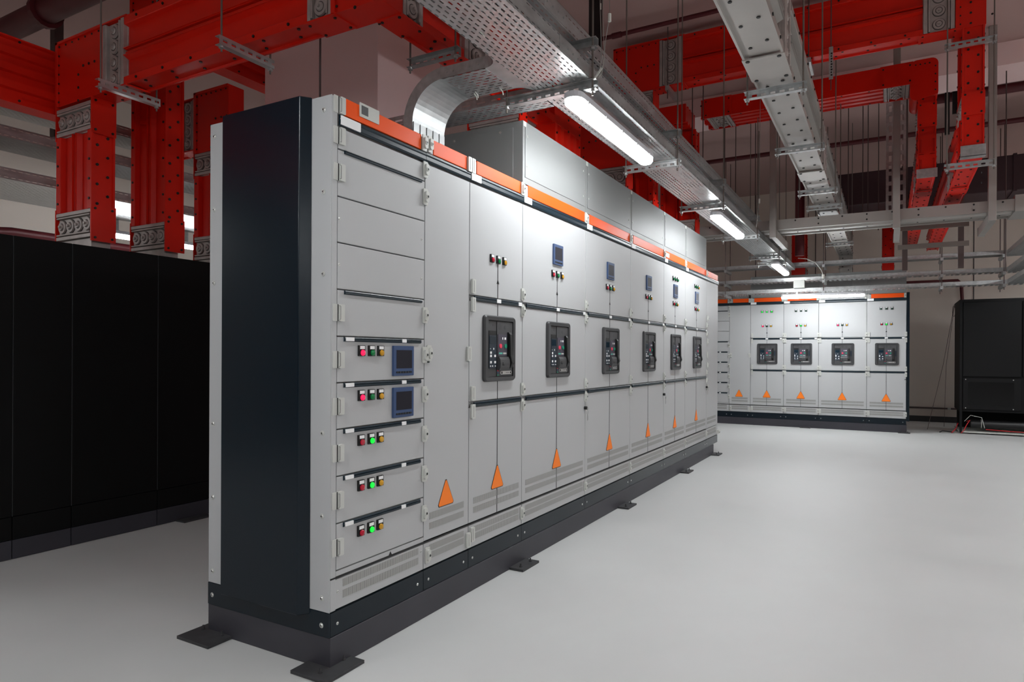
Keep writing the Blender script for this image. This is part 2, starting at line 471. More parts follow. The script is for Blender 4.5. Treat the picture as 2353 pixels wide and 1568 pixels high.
D = .737
def carcass(t, x0, x1, top=2.27, depth=D):
    MB().box(x0+.001, x1-.001, .021, depth, .226, top).build('carcass', 'grey', t)
    p = MB().box(x0+.001, x1-.001, .0, .02, .129, .223).build('plinth_cover', 'navy', t, bevel=.0015)
    for x in (x0+.04, x1-.045):
        SCREW(p, x, .173).scale = (.62, .62, .62)
def door(t, x0, x1, z0, z1, name='door', m='grey'):
    return MB().box(x0+.0025, x1-.0025, 0, .02, z0+.0025, z1-.0025).build(name, m, t, bevel=.0025)
def strip(t, x0, x1, z0, z1, w=None, tags=()):
    zc, r = (z0+z1)/2, (z1-z0)/2
    pts = [(0, z0), (-.004, z0), (-.008, z0+r*.4), (-.008, zc+r*.1), (-.005, zc+r*.2), (-.008, zc+r*.45), (-.006, z1-r*.15), (-.003, z1), (0, z1)]
    o = MB().prism(pts, (x0, 0, 0), (0, 1, 0), (0, 0, 1), (1, 0, 0), x1-x0).build('handle_rail', 'navystrip', t)
    for a, b in tags:
        MB().rrect(a, b, z0+r*.2, z1-r*.15, -.0105, -.006, .002, 0, 2).build('label_holder', 'white', o)
    return o
def vent(t, x0, x1, z0, z1):
    return MB().box(x0, x1, -.0012, -.0002, z0, z1).build('vent_grille', 'vent', t)
def orange(t, x0, x1, m='orange'):
    return MB().box(x0, x1, -.004, .02, 2.209, 2.279).build('header_panel', m, t, bevel=.002)

def breaker_cabinet(label, loc, rz, W, hmi=False, upper=None, lower=('lred', 'lgreen', 'lamber'), key=False, hinge=False, header='orange', plate=False, group=None, lockside=True):
    t = thing('switchgear_cabinet', label, 'electrical cabinet', loc, rz, group)
    carcass(t, 0, W)
    c = W/2
    orange(t, .062, W-.035, header)
    MB().box(0.002, .06, -.001, .02, 2.209, 2.272).build('header_corner', 'grey', t)
    MB().box(W-.034, W-.002, -.001, .02, 2.209, 2.272).build('header_corner', 'grey', t)
    strip(t, .001, W-.001, 2.16, 2.206, tags=((.004, .10),))
    d1 = door(t, 0, W, 1.562, 2.155)
    d2 = door(t, 0, W, .998, 1.533)
    d3 = door(t, 0, W, .360, .970)
    d4 = door(t, 0, W, .228, .352, 'vent_panel')
    MB().box(0, W, -.0015, .015, .3525, .3585).build('mimic_base_line', 'bolt', t)
    strip(t, .043, W-.02, 1.535, 1.560, tags=((c-.022, c+.022), (W-.062, W-.024)))
    strip(t, .043, W-.02, .972, .996)
    MB().box(c-.0025, c+.0025, -.0015, -.0002, .3585, .972).build('mimic_line', 'bolt', d3)
    MB().box(c-.0025, c+.0025, -.0015, -.0002, .998, 1.533).build('mimic_line', 'bolt', d2)
    m = MB().box(c-.0025, c+.0025, -.0015, -.0002, 1.562, 1.76)
    m.prism([(c-.013, 1.645), (c+.013, 1.645), (c, 1.672)], (0, -.0015, 0), (1, 0, 0), (0, 0, 1), (0, 1, 0), .0013)
    m.build('mimic_line', 'bolt', d1)
    BREAKER(t, c+.008, 1.282)
    TRI(d3, c, .566, -.0016)
    vent(d3, .045, W-.04, .409, .440); vent(d3, .045, W-.04, .457, .489)
    vent(d4, .045, W-.04, .268, .298); vent(d4, .045, W-.04, .306, .336)
    for i, k in enumerate(lower):
        IND[k](t, c-.068+.068*i, 1.775)
    if upper:
        for i, k in enumerate(upper):
            IND[k](t, c-.08+.08*i, 2.03)
    if hmi:
        HMI(t, c, 1.909)
    for z in (1.608, 1.512, 1.043, .948, .300):
        if lockside: LOCK(t, W-.005, z, -.002)
        if hinge: HINGE2(t, .028, z, -.002)
    LOCK(t, W-.018, 2.24, -.005)
    if hinge: HINGE2(t, .02, 2.24, -.002)
    if key: KEY(t, W-.012, .865)
    if plate: MB().box(.05, .16, -.006, -.0045, 2.222, 2.262).build('rating_plate', 'white', t)
    return t

def compartment_cabinet(label, loc, rz, W, lit=None, group=None):
    t = thing('switchgear_cabinet', label, 'electrical cabinet', loc, rz, group)
    carcass(t, 0, W)
    MB().box(0, .0285, -.001, .02, .228, 2.27).build('corner_post', 'grey', t, bevel=.002)
    MB().box(.029, .066, -.001, .02, 2.209, 2.272).build('header_corner', 'grey', t)
    MB().box(W-.034, W-.002, -.001, .02, 2.209, 2.272).build('header_corner', 'grey', t)
    o = orange(t, .067, W-.035)
    pl = MB().rrect(.148, .268, 2.232, 2.290, -.008, -.0045, .002, 0, 2).box(.158, .198, -.009, -.0081, 2.244, 2.280, 1).build('rating_plate', ['clip', 'cb'], o)
    strip(t, .036, W-.001, 2.160, 2.204, tags=((.038, .152),))
    gaps = [2.155, 2.067, 1.878, 1.694, 1.507, 1.319, 1.133, .947, .759, .571, .384]
    for i in range(10):
        z1, z0 = gaps[i], gaps[i+1]
        d = door(t, .03, W, z0, z1, 'compartment_door')
        if i == 1: strip(d, .066, W-.03, z1-.013, z1+.001)
        if i == 4: strip(d, .069, W-.026, z1-.018, z1-.002)
        if i >= 5:
            strip(d, .068, W-.032, z1-.020, z1-.001, tags=((.072, .12), (W-.175, W-.145)))
            on = (lit or [])[i-5] if lit else 'g'
            if loc[0] < 5:
                IND['lred_on' if on == 'r' else 'lred'](t, .169, z1-.062)
                IND['lgreen_on' if on == 'g' else 'lgreen'](t, .230, z1-.062)
                IND['lamber'](t, .288, z1-.062)
                if i in (5, 6): HMI(t, .439, z1-.100)
        if i in (2, 3):
            SCREW(d, .040, z1-.088); SCREW(d, W-.024, z1-.09)
        else:
            HINGE(t, .034, (z0+z1)/2 if i else 2.118)
            LOCK(t, W-.003, (z0+z1)/2+(.02 if i else .01), -.002)
    HINGE(t, .034, 2.240); LOCK(t, W-.016, 2.243, -.005)
    MB().box(.03, W, 0, .02, .362, .382).build('trim_strip', 'grey', t)
    m = MB().box(.0, W, -.0015, .015, .354, .361)
    m.prism([(W*.6-.011, .361), (W*.6+.011, .361), (W*.6, .378)], (0, -.0015, 0), (1, 0, 0), (0, 0, 1), (0, 1, 0), .001)
    m.build('mimic_base_line', 'bolt', t)
    d = door(t, .0, W, .228, .352, 'vent_panel')
    vent(d, .068, W-.04, .312, .342); vent(d, .068, W-.04, .266, .297)
    SCREW(d, .040, .300); SCREW(d, W-.02, .32)
    return t

def cable_cabinet(label, loc, rz, W, group=None):
    t = thing('switchgear_cabinet', label, 'electrical cabinet', loc, rz, group)
    carcass(t, 0, W)
    orange(t, .062, W-.035)
    MB().box(.002, .06, -.001, .02, 2.209, 2.272).build('header_corner', 'grey', t)
    MB().box(W-.034, W-.002, -.001, .02, 2.209, 2.272).build('header_corner', 'grey', t)
    strip(t, .001, W-.001, 2.160, 2.206)
    d = door(t, 0, W, .360, 2.155)
    TRI(d, W*.47, .565, -.0002)
    vent(d, .045, W-.045, .409, .440); vent(d, .045, W-.045, .457, .489)
    MB().box(0, W, -.0015, .015, .3525, .3585).build('mimic_base_line', 'bolt', t)
    d4 = door(t, 0, W, .228, .352, 'vent_panel')
    vent(d4, .045, W-.045, .268, .298); vent(d4, .045, W-.045, .306, .336)
    LOCK(t, .03, 1.254, -.002); LOCK(t, .025, .292, -.002); LOCK(t, .026, 2.248, -.005)
    m = MB().rrect(.022, .034, 1.208, 1.220, -.006, -.0005, .002, 0, 2)
    m.build('padlock_tab', 'lockc', t)
    HINGE2(t, W-.012, 1.252, -.002); HINGE2(t, W-.016, 2.24, -.002); HINGE2(t, W-.012, .28, -.002)
    return t

# ------------------------------------------------------------------ the long front row
RB = [0, .6035, .990, 1.571, 2.528, 3.492, 4.467, 5.255, 6.229, 6.850]
compartment_cabinet('grey cabinet at the near corner with ten stacked doors and two blue displays', (0, 0, 0), 0, RB[1], lit='rrggg')
cable_cabinet('narrow plain grey cabinet with a lone orange triangle, beside the stacked compartment doors', (RB[1], 0, 0), 0, RB[2]-RB[1])
GRP = 'circuit breaker cabinets in the long front row'
breaker_cabinet('front-row breaker cabinet without any display, nearest to the camera', (RB[2], 0, 0), 0, RB[3]-RB[2], hinge=True, group=GRP)
breaker_cabinet('wide front-row breaker cabinet with the nearest display, keys hanging at its lower right', (RB[3], 0, 0), 0, RB[4]-RB[3], hmi=True, key=True, group=GRP)
breaker_cabinet('front-row breaker cabinet with display right after the one with hanging keys', (RB[4], 0, 0), 0, RB[5]-RB[4], hmi=True, group=GRP)
breaker_cabinet('front-row breaker cabinet just before the one with green lamps over its display', (RB[5], 0, 0), 0, RB[6]-RB[5], hmi=True, key=True, group=GRP)
breaker_cabinet('front-row breaker cabinet with green lamps over its display, white plate on its header', (RB[6], 0, 0), 0, RB[7]-RB[6], hmi=True, upper=('lgreen', 'lgreen', 'lgreen'), plate=True, group=GRP)
breaker_cabinet('last breaker cabinet of the front row, farthest from the near corner', (RB[7], 0, 0), 0, RB[8]-RB[7], hmi=True, upper=('lgreen', 'lgreen', 'lamber'), key=True, group=GRP)
t = thing('switchgear_cabinet', 'blank grey end cabinet without breaker closing the far end of the front row', 'electrical cabinet', (RB[8], 0, 0))
W = RB[9]-RB[8]
carcass(t, 0, W); orange(t, .04, W-.03); strip(t, .001, W-.001, 2.16, 2.206)
door(t, 0, W, .36, 2.155)
d4 = door(t, 0, W, .228, .352, 'vent_panel'); vent(d4, .045, W-.1, .268, .298); vent(d4, .045, W-.1, .306, .336)
vent(t, .045, W-.1, .409, .440); vent(t, .045, W-.1, .457, .489)
MB().prism([(0, .245), (-.03, .25), (-.04, .27), (-.03, .29), (0, .295)], (W-.07, 0, 0), (0, 1, 0), (0, 0, 1), (1, 0, 0), .07).build('bottom_ledge', 'clip', t)
for z in (1.70, 1.42, 1.13, .86): LOCK(t, .034, z, -.002)
HINGE2(t, .03, 1.25, -.002)

# end panel on the near end of the row
t = thing('side_panel', 'dark blue projecting panel between two pale flanges on the near end of the row', 'end panel', (0, 0, 0))
fl = MB().box(-.004, -.0005, .0, .112, .226, 2.272).build('flange', 'grey', t, bevel=.001)
fb = MB().box(-.004, -.0005, .628, D, .226, 2.272).build('flange', 'grey', t, bevel=.001)
pts = [(.105, 0), (.135, -.04), (.60, -.04), (.635, 0)]
MB().prism(pts, (-.0045, 0, .205), (0, 1, 0), (1, 0, 0), (0, 0, 1), 2.072).build('raised_panel', 'navy', t, bevel=.003)
sk = MB().box(-.006, -.0005, 0, D, .129, .2245).build('plinth_cover', 'navy', t)
for par, ys, zs in ((fl, .041, (2.217, 1.892, 1.566, .934, .605, .279)), (fb, .708, (2.215, 1.889, 1.562, .935, .609, .279)), (sk, .709, (.172,)), (sk, .041, (.172,))):
    for z in zs:
        s = MB().cyl((-.004, ys, z), (-.0062, ys, z), .0105, 16, 1).cyl((-.0062, ys, z), (-.0095, ys, z), .0078, 16, 0, .0055).cyl((-.0095, ys, z), (-.0105, ys, z), .0028, 6, 2)
        s.build('screw', ['screw', 'clip', 'bolt'], par)

# steel base with floor plates
def floor_plate(par, x, y, rz=0, L=.17, Wd=.085):
    m = MB()
    def T(px, py, pz):
        return (x+px*math.cos(rz)-py*math.sin(rz), y+px*math.sin(rz)+py*math.cos(rz), pz)
    for z0, z1, g in ((.001, .007, 0), (.008, .014, .002)):
        vs = [T(a, b, z) for z in (z0, z1) for b in (-Wd/2, Wd/2) for a in (-L/2, L/2)]
        m.add(vs, [(0, 2, 3, 1), (4, 5, 7, 6), (0, 1, 5, 4), (2, 6, 7, 3), (0, 4, 6, 2), (1, 3, 7, 5)])
    for a in (-L*.3, L*.3):
        p = T(a, -Wd*.12, .014)
        m.cyl(p, (p[0], p[1], .020), .009, 6).cyl((p[0], p[1], .020), (p[0], p[1], .034), .0045, 8)
    return m.build('floor_plate', 'plate', par)
t = thing('base_frame', 'long charcoal steel base carrying the front row of cabinets, bolted down by small plates', 'base frame', (0, 0, 0))
MB().box(-.003, 6.62, -.004, D+.002, .0005, .127).build('frame', 'base', t, bevel=.002)
floor_plate(t, .01, .02, 0, .21, .19); floor_plate(t, -.04, .685, PI/2, .21, .16)
for x in (1.52, 3.30, 5.17, 6.60): floor_plate(t, x, -.045, 0, .20, .10)

# galvanised-grey boxes on top of the row
TB = [1.574, 2.528, 3.492, 4.467, 5.255, 6.229]
pos = ['nearest the curved cable duct', 'second along from the curved duct', 'middle one of five', 'fourth along, past the middle one', 'at the far end of the row']
for i in range(5):
    x0, x1 = TB[i], TB[i+1]; W = x1-x0
    t = thing('bus_box', 'grey sheet-metal box on the front row, '+pos[i], 'top box', (x0, 0, 2.272), 0, 'grey boxes on top of the front row')
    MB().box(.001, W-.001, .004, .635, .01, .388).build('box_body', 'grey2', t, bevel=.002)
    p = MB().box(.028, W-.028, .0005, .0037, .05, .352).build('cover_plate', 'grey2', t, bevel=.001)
    for x in (.05, W-.05):
        for z in (.12, .30): SCREW(p, x, z)
    MB().box(.004, .04, .0015, .0037, .355, .385).build('corner_tag', 'clip', t)
    if i == 0:
        s = MB().box(-.0035, .0005, .07, .60, .05, .352).build('cover_plate', 'grey2', t, bevel=.001)
        c = MB()
        for y in (.16, .5): c.cyl((-.0035, y, .335), (-.007, y, .335), .008, 12)
        c.build('screw_pair', 'screw', s)

# ------------------------------------------------------------------ second row across the back
XR = 10.6
YB = [1.25, .607, .238, -.320, -.880, -1.611, -2.178]
Q = -PI/2
compartment_cabinet('back-row cabinet with stacked compartment doors, half hidden by the end of the front row', (XR, YB[0], 0), Q, YB[0]-YB[1])
cable_cabinet('narrow plain cabinet of the back row with a lone orange triangle', (XR, YB[1], 0), Q, YB[1]-YB[2])
G2 = 'circuit breaker cabinets in the back row'
breaker_cabinet('back-row breaker cabinet with three lit green lamps above one lit red lamp', (XR, YB[2], 0), Q, YB[2]-YB[3], upper=('lgreen_on',)*3, lower=('lred_on', 'ldark', 'lamber'), hinge=True, group=G2)
breaker_cabinet('back-row breaker cabinet with dark upper lamps, lit green lamp and glossy orange header', (XR, YB[3], 0), Q, YB[3]-YB[4], upper=('ldark',)*3, lower=('lred', 'lgreen_on', 'lamber'), hinge=True, group=G2)
breaker_cabinet('wide back-row breaker cabinet with a plain grey header and no upper lamps', (XR, YB[4], 0), Q, YB[4]-YB[5], lower=('lred_on', 'ldark', 'lamber'), hinge=True, header='grey', group=G2)
breaker_cabinet('end breaker cabinet of the back row beside the bare wall, green lamp lit', (XR, YB[5], 0), Q, YB[5]-YB[6], upper=('ldark',)*3, lower=('lred', 'lgreen_on', 'lamber'), hinge=True, key=True, group=G2)
t = thing('side_panel', 'thin dark blue end panel closing the back row beside the wall', 'end panel', (XR, YB[6], 0))
MB().box(0, D, -.045, -.002, .19, 2.29).build('raised_panel', 'navy', t, bevel=.003)
t = thing('base_frame', 'charcoal steel base under the back row of cabinets', 'base frame', (XR, YB[0], 0), Q)
MB().box(-.003, YB[0]-YB[6]+.01, -.004, D, .0005, .127).build('frame', 'base', t)
floor_plate(t, 1.93, -.045); floor_plate(t, 3.40, -.05)
NB = [.238, -.320, -.880, -1.611, -2.178]
for i in range(4):
    t = thing('bus_box', 'grey box on top of the back row, '+['over the cabinet with three lit green lamps', 'over the cabinet with glossy orange header', 'over the wide cabinet with grey header', 'over the end cabinet beside the wall'][i], 'top box', (XR, NB[i], 2.272), Q, 'grey boxes on top of the back row')
    W = NB[i]-NB[i+1]
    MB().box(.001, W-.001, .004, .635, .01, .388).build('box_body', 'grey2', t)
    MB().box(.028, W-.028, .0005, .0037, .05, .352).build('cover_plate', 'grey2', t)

# ------------------------------------------------------------------ black cabinet row on the left
BY = 2.674
BX = [-.53, .073, .406, .985, 1.56, 2.16]
bl = ['cut by the picture edge', 'narrow one, second from the picture edge', 'below the nearest pair of red risers', 'below the middle red riser', 'mostly hidden behind the grey row']
for i in range(5):
    x0, x1 = BX[i], BX[i+1]; W = x1-x0
    t = thing('black_cabinet', 'tall matt black cabinet in the left row, '+bl[i], 'black cabinet', (x0, BY, 0), 0, 'black cabinets along the left aisle')
    MB().box(.002, W-.002, .022, .9, .002, 1.95).build('carcass', 'blackcab', t, bevel=.002)
    MB().box(.003, W-.003, 0, .02, .26, 1.953).build('door_panel', 'blackcab', t, bevel=.002)
    MB().box(.003, W-.003, .0, .02, .12, .256).build('lower_panel', 'blackcab', t, bevel=.002)
    MB().box(.003, W-.003, .004, .021, .003, .116).build('plinth', 'base', t)
    MB().box(.0, .0015, .0, .01, .26, 1.95).build('edge_strip', 'cb', t)
t = thing('base_frame', 'black floor plate at the foot of the left black row, beside the grey end panel', 'floor plate', (1.25, BY-.05, 0))
MB().box(-.12, .12, -.05, .05, .001, .012).build('plate', 'plate', t)

# ------------------------------------------------------------------ black cooling unit at the right
t = thing('cooling_unit', 'large black cooling unit with a tinted window and pipes below, at the right wall', 'cooling unit', (10.98, -2.93, 0), Q)
MB().box(0, 2.2, .03, .95, .36, 2.17).build('body', 'crac', t, bevel=.003)
MB().box(.0, .035, -.001, .03, .02, 2.15).build('side_post', 'crac', t, bevel=.002)
MB().box(.045, .80, -.002, .03, .93, 2.12).build('door_panel', 'crac', t, bevel=.004)
MB().box(.82, 1.6, -.002, .03, .93, 2.12).build('door_panel', 'crac', t, bevel=.004)
p = MB().box(.045, .80, -.002, .03, .40, .90).build('lower_panel', 'crac', t, bevel=.004)
MB().rrect(.115, .71, .47, .84, -.004, -.0025, .02).build('viewing_window', 'glassblk', p)
s = MB()
for x in (.08, .70):
    for z in (.42, .88): s.cyl((x, -.002, z), (x, -.006, z), .008, 10)
s.build('screw_set', 'screw', p)
MB().box(0, 2.2, .02, .95, .02, .04).build('tray', 'clip', t)
MB().box(0.03, 2.2, .8, .9, .04, .36).build('rear_support', 'blackcab', t)
p = MB().cyl((.16, .14, .16), (2.1, .14, .16), .065, 20).build('insulated_pipe', 'hose', t, smooth=True)
for x in (.3, .92):
    MB().tube([(x, .14+.069*math.cos(a), .16+.069*math.sin(a)) for a in [i*PI/8 for i in range(17)]], .004, 6).build('cable_tie', 'cable', p)
MB().tube([(.02, -.02, .01), (.06, -.01, .06), (.1, .02, .15), (.14, .03, .22), (.10, .05, .2)], .006, 6).build('red_cable', 'redcable', t)
MB().tube([(.35, .02, .085), (.7, .03, .07), (1.2, .02, .06), (2.1, .03, .05)], .006, 6).build('red_cable', 'redcable', t)
MB().tube([(.07, .05, .2), (.15, .04, .30), (.3, .05, .27), (.34, .06, .1)], .004, 6).build('white_cable', 'cable', t)
t = thing('cable_bundle', 'tangle of dark and red cable ends on the floor beside the cooling unit', 'cable', (10.95, -2.72, 0))
MB().tube([(0, .06, .012), (.05, .02, .03), (.1, -.05, .02), (.02, -.12, .02)], .009, 6).build('black_cable', 'hose', t)
MB().tube([(-.02, -.1, .012), (.06, -.16, .07), (.15, -.2, .16)], .006, 6).build('red_cable', 'redcable', t)
t = thing('guy_wire', 'two thin slack wires hanging from a hook by the cooling unit down to the floor', 'wire', (11.2, -2.7, 0))
MB((11.2, -2.7, 0)).tube([(11.3, -2.88, 2.12), (11.25, -2.72, 1.1), (11.2, -2.5, .02)], .004, 6).build('wire', 'rodd', t)
MB((11.2, -2.7, 0)).tube([(11.3, -2.88, 2.1), (11.5, -2.78, 1.1), (11.9, -2.78, .02)], .003, 6).build('wire', 'rodd', t)
MB((11.2, -2.7, 0)).tube([(11.29, -2.87+.02*math.sin(a), 2.0+.09*math.cos(a)) for a in [i*PI/6 for i in range(13)]], .004, 6).build('loop', 'rodd', t)
t = thing('wall_conduit', 'dark horizontal conduit with a small white box low on the back wall', 'conduit', (12.98, -2.6, .26))
MB((12.98, -2.6, .26)).box(12.955, 12.985, -3.6, -1.2, .25, .28).build('conduit', 'rodd', t)
MB((12.98, -2.6, .26)).box(12.94, 12.954, -2.95, -2.9, .245, .285).build('junction_box', 'clip', t)

# ------------------------------------------------------------------ busbar trunking
VX, VY, VZ = Vector((1, 0, 0)), Vector((0, 1, 0)), Vector((0, 0, 1))
def profile(w, h):
    a, b, r, f = w/2, h/2, .034, .05
    q = .014 if w > .14 else .004
    right = [(a-.016, -b+q), (a-.013, -b), (a, -b), (a, -b+f), (a-.004, -b+f+.004), (a-r, -b+f+.010), (a-r, -.052), (a-.002, -.036), (a+.006, -.036), (a+.006, -.031), (a-.012, -.029), (a-.012, -.006),
             (a-r-.02, -.004), (a-r-.02, .004), (a-.006, .006), (a-.006, .010), (a+.004, .011), (a+.004, .016), (a-r, .022), (a-r, b-f-.010), (a-.004, b-f-.004), (a, b-f), (a, b), (a-.013, b), (a-.016, b-q)]
    return right + [(-p[0], p[1]) for p in reversed(right)]
def rib_profile(w, h):
    a, b = w/2, h/2
    right = [(a, -b)]
    n = 4; s = h/n
    for i in range(n):
        z = -b+i*s
        right += [(a, z+s*.34), (a-.030, z+s*.40), (a-.030, z+s*.84), (a-.004, z+s*.92)]
    right += [(a, b)]
    return right + [(-p[0], p[1]) for p in reversed(right)]
def hexb(m, p, n, r=.0105, h=.006, mi=1):
    m.cyl(p, p+n*h, r, 6, mi)
def casing(par, P, W, L, A, B, w, h, paint='red', prof=profile, off=(0, 0, 0), bolts=True, name='casing', step=None):
    """straight busbar casing: P = centre of its start, W = direction, A = narrow direction, B = wide direction"""
    m = MB(off)
    m.prism(prof(w, h), P, A, B, W, L, 0)
    if bolts:
        n = max(1, int(L/(step or (.13 if abs(W.z) > .5 else .26))))
        for i in range(n):
            c = P+W*(L*(i+.5)/n)
            for sb in (-1, 1):
                for sa in (-.22, .22):
                    hexb(m, c+B*(sb*(h/2-(.014 if w > .14 else .004)))+A*(sa*w)+W*(.03 if sa > 0 else -.03), B*sb, .0105)
            for sa in (-1, 1):
                for q in (-h/2+.025, h/2-.025):
                    hexb(m, c+A*(sa*w/2)+B*q, A*sa, .009)
    return m.build(name, [paint, 'bolt'], par)
def cornerbox(par, x0, x1, y0, y1, z0, z1, face='x', off=(0, 0, 0), name='elbow', paint='red'):
    """flat plated elbow with rows of bolts along the outer edges of its big faces"""
    m = MB(off)
    m.box(x0, x1, y0, y1, z0, z1, 0)
    lo, hi = {'x': (x0, x1), 'y': (y0, y1), 'z': (z0, z1)}[face]
    ax = {'x': VX, 'y': VY, 'z': VZ}[face]
    others = {'x': ((y0, y1, VY), (z0, z1, VZ)), 'y': ((x0, x1, VX), (z0, z1, VZ)), 'z': ((x0, x1, VX), (y0, y1, VY))}[face]
    (a0, a1, A), (b0, b1, B) = others
    for s, base in ((-1, lo), (1, hi)):
        for k in range(7):
            t = (k+.5)/7
            for p in (A*(a0+(a1-a0)*t)+B*(b1-.035), A*(a1-.035)+B*(b0+(b1-b0)*t)):
                hexb(m, p+ax*base, ax*s, .008)
        for k in range(3):
            for p in (A*((a0+a1)/2-.06-.07*k)+B*((b0+b1)/2), A*((a0+a1)/2)+B*((b0+b1)/2-.05-.09*k)):
                hexb(m, p+ax*base, ax*s, .010)
    # folded rim
    e = .012
    if face == 'x':
        m.box(x0-e, x0, y0, y1, z1-.02, z1, 0).box(x0-e, x0, y1-.03, y1, z0, z1, 0)
    return m.build(name, [paint, 'bolt'], par, bevel=.002)
def joint(par, P, W, L, A, B, w, h, off=(0, 0, 0), paint='red', caps=True):
    """silver joint block with four round pressure discs per side, capped by painted plates on its narrow sides"""
    m = MB(off)
    def bx(c, l, a, b, mi=0):
        vs = [c+W*(sl*l/2)+A*(sa*a/2)+B*(sb*b/2) for sb in (-1, 1) for sa in (-1, 1) for sl in (-1, 1)]
        m.add(vs, [(0, 2, 3, 1), (4, 5, 7, 6), (0, 1, 5, 4), (2, 6, 7, 3), (0, 4, 6, 2), (1, 3, 7, 5)], mi)
    c = P+W*(L/2)
    bx(c, L, w-.05, h-.012)
    bx(c, L*.62, w-.034, h-.02)
    for s in (-1, 1):
        bx(c+W*(s*L*.42), L*.13, w+.006, h-.012)
        bx(c+W*(s*L*.30), L*.06, w+.012, h-.03)
    o = m.build('joint_block', ['joint'], par, bevel=.003)
    for s in (-1, 1):
        for k in range(4):
            d = MB(off)
            p = c+B*((k-1.5)*h*.235)+A*(s*(w/2-.018))
            d.cyl(p, p+A*s*.004, min(.050, h*.115), 24, 1)
            d.cyl(p+A*s*.004, p+A*s*.014, min(.046, h*.106), 24, 0, min(.044, h*.10))
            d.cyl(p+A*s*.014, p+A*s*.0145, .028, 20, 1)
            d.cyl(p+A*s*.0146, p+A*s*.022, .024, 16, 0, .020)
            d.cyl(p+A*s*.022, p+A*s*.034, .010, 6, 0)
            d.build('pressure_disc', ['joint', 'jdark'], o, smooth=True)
    if caps:
        for s in (-1, 1):
            e = MB(off)
            cc = c+B*(s*h/2)
            vs = [cc+W*(sl*L*.62)+A*(sa*(w/2+.004))+B*(s*sb) for sb in (-.004, .006) for sa in (-1, 1) for sl in (-1, 1)]
            e.add(vs, [(0, 2, 3, 1), (4, 5, 7, 6), (0, 1, 5, 4), (2, 6, 7, 3), (0, 4, 6, 2), (1, 3, 7, 5)], 0)
            for sl in (-.5, .5):
                for sa in (-.36, .36):
                    hexb(e, cc+W*(sl*L)+A*(sa*w)+B*(s*.006), B*s, .009)
            e.build('cover_plate', [paint, 'bolt'], o)
    return o

def V(*a): return Vector(a)
BW, BH = .16, .45
# run 1: along the room above the near end of the row, turning right over the cabinets
L0 = (.68, 1.5, 3.0)
t = thing('busbar_trunking', 'big red busbar trunking crossing the upper left and turning right above the near cabinets', 'busbar trunking', L0)
cornerbox(t, .60, .76, 2.70, 3.275, 3.0, 3.46, 'x', L0)
joint(t, V(.68, 2.45, 3.23), VY, .25, VX, VZ, BW, BH, L0)
casing(t, V(.68, .78, 3.23), VY, 1.67, VX, VZ, BW, BH, off=L0)
joint(t, V(.68, .60, 3.23), VY, .18, VX, VZ, BW, BH, L0)
cornerbox(t, .60, .78, .28, .60, 3.005, 3.455, 'x', L0, 'corner_box')
joint(t, V(.78, .36, 3.23), VX, .17, VY, VZ, BW, BH, L0)
casing(t, V(.95, .36, 3.23), VX, .40, VY, VZ, BW, BH, off=L0)
joint(t, V(1.35, .36, 3.23), VX, .30, VY, VZ, BW, BH, L0)
casing(t, V(1.65, .36, 3.23), VX, .93, VY, VZ, BW, BH, off=L0)
cornerbox(t, 2.58, 3.07, .28, .44, 3.0, 3.46, 'y', L0)
casing(t, V(2.825, .36, 2.735), VZ, .265, VY, VX, BW, .47, off=L0, prof=rib_profile)
joint(t, V(.68, 3.05, 2.78), VZ, .20, VX, VY, BW, BH, L0)
casing(t, V(.68, 3.05, 2.24), VZ, .54, VX, VY, BW, BH, off=L0)
joint(t, V(.68, 3.05, 2.04), VZ, .20, VX, VY, BW, BH, L0)
MB(L0).box(.62, .75, 2.86, 3.25, 1.953, 2.04).build('foot_adapter', 'joint', t)
casing(t, V(2.10, .50, 2.90), VZ, .10, VX, VY, .10, .42, off=L0)
joint(t, V(2.10, .50, 2.72), VZ, .18, VX, VY, .10, .42, L0)

L0 = (1.21, 3.05, 1.953)
t = thing('busbar_trunking', 'middle red riser standing on the black cabinets, behind the one nearest the picture edge', 'busbar trunking', L0)
casing(t, V(1.205, 3.04, 2.24), VZ, 1.50, VX, VY, .15, .44, off=L0)
joint(t, V(1.205, 3.04, 2.04), VZ, .20, VX, VY, .15, .44, L0)
MB(L0).box(1.15, 1.26, 2.86, 3.22, 1.953, 2.04).build('foot_adapter', 'joint', t)
cornerbox(t, 1.13, 1.28, 2.82, 3.27, 3.74, 4.12, 'x', L0)

L0 = (1.75, 3.05, 1.953)
t = thing('busbar_trunking', 'red riser with a plated box top and joint, partly hidden by the blue end panel', 'busbar trunking', L0)
joint(t, V(1.75, 3.04, 2.04), VZ, .20, VX, VY, .15, .44, L0)
casing(t, V(1.75, 3.04, 2.24), VZ, .52, VX, VY, .15, .44, off=L0)
joint(t, V(1.75, 3.04, 2.76), VZ, .19, VX, VY, .15, .44, L0)
cornerbox(t, 1.675, 1.825, 2.82, 3.26, 2.95, 3.47, 'x', L0)
joint(t, V(1.75, 3.26, 3.21), VY, .20, VX, VZ, .15, .44, L0)
casing(t, V(1.75, 3.46, 3.21), VY, .62, VX, VZ, .15, .44, off=L0)
MB(L0).box(1.69, 1.81, 2.86, 3.22, 1.953, 2.04).build('foot_adapter', 'joint', t)

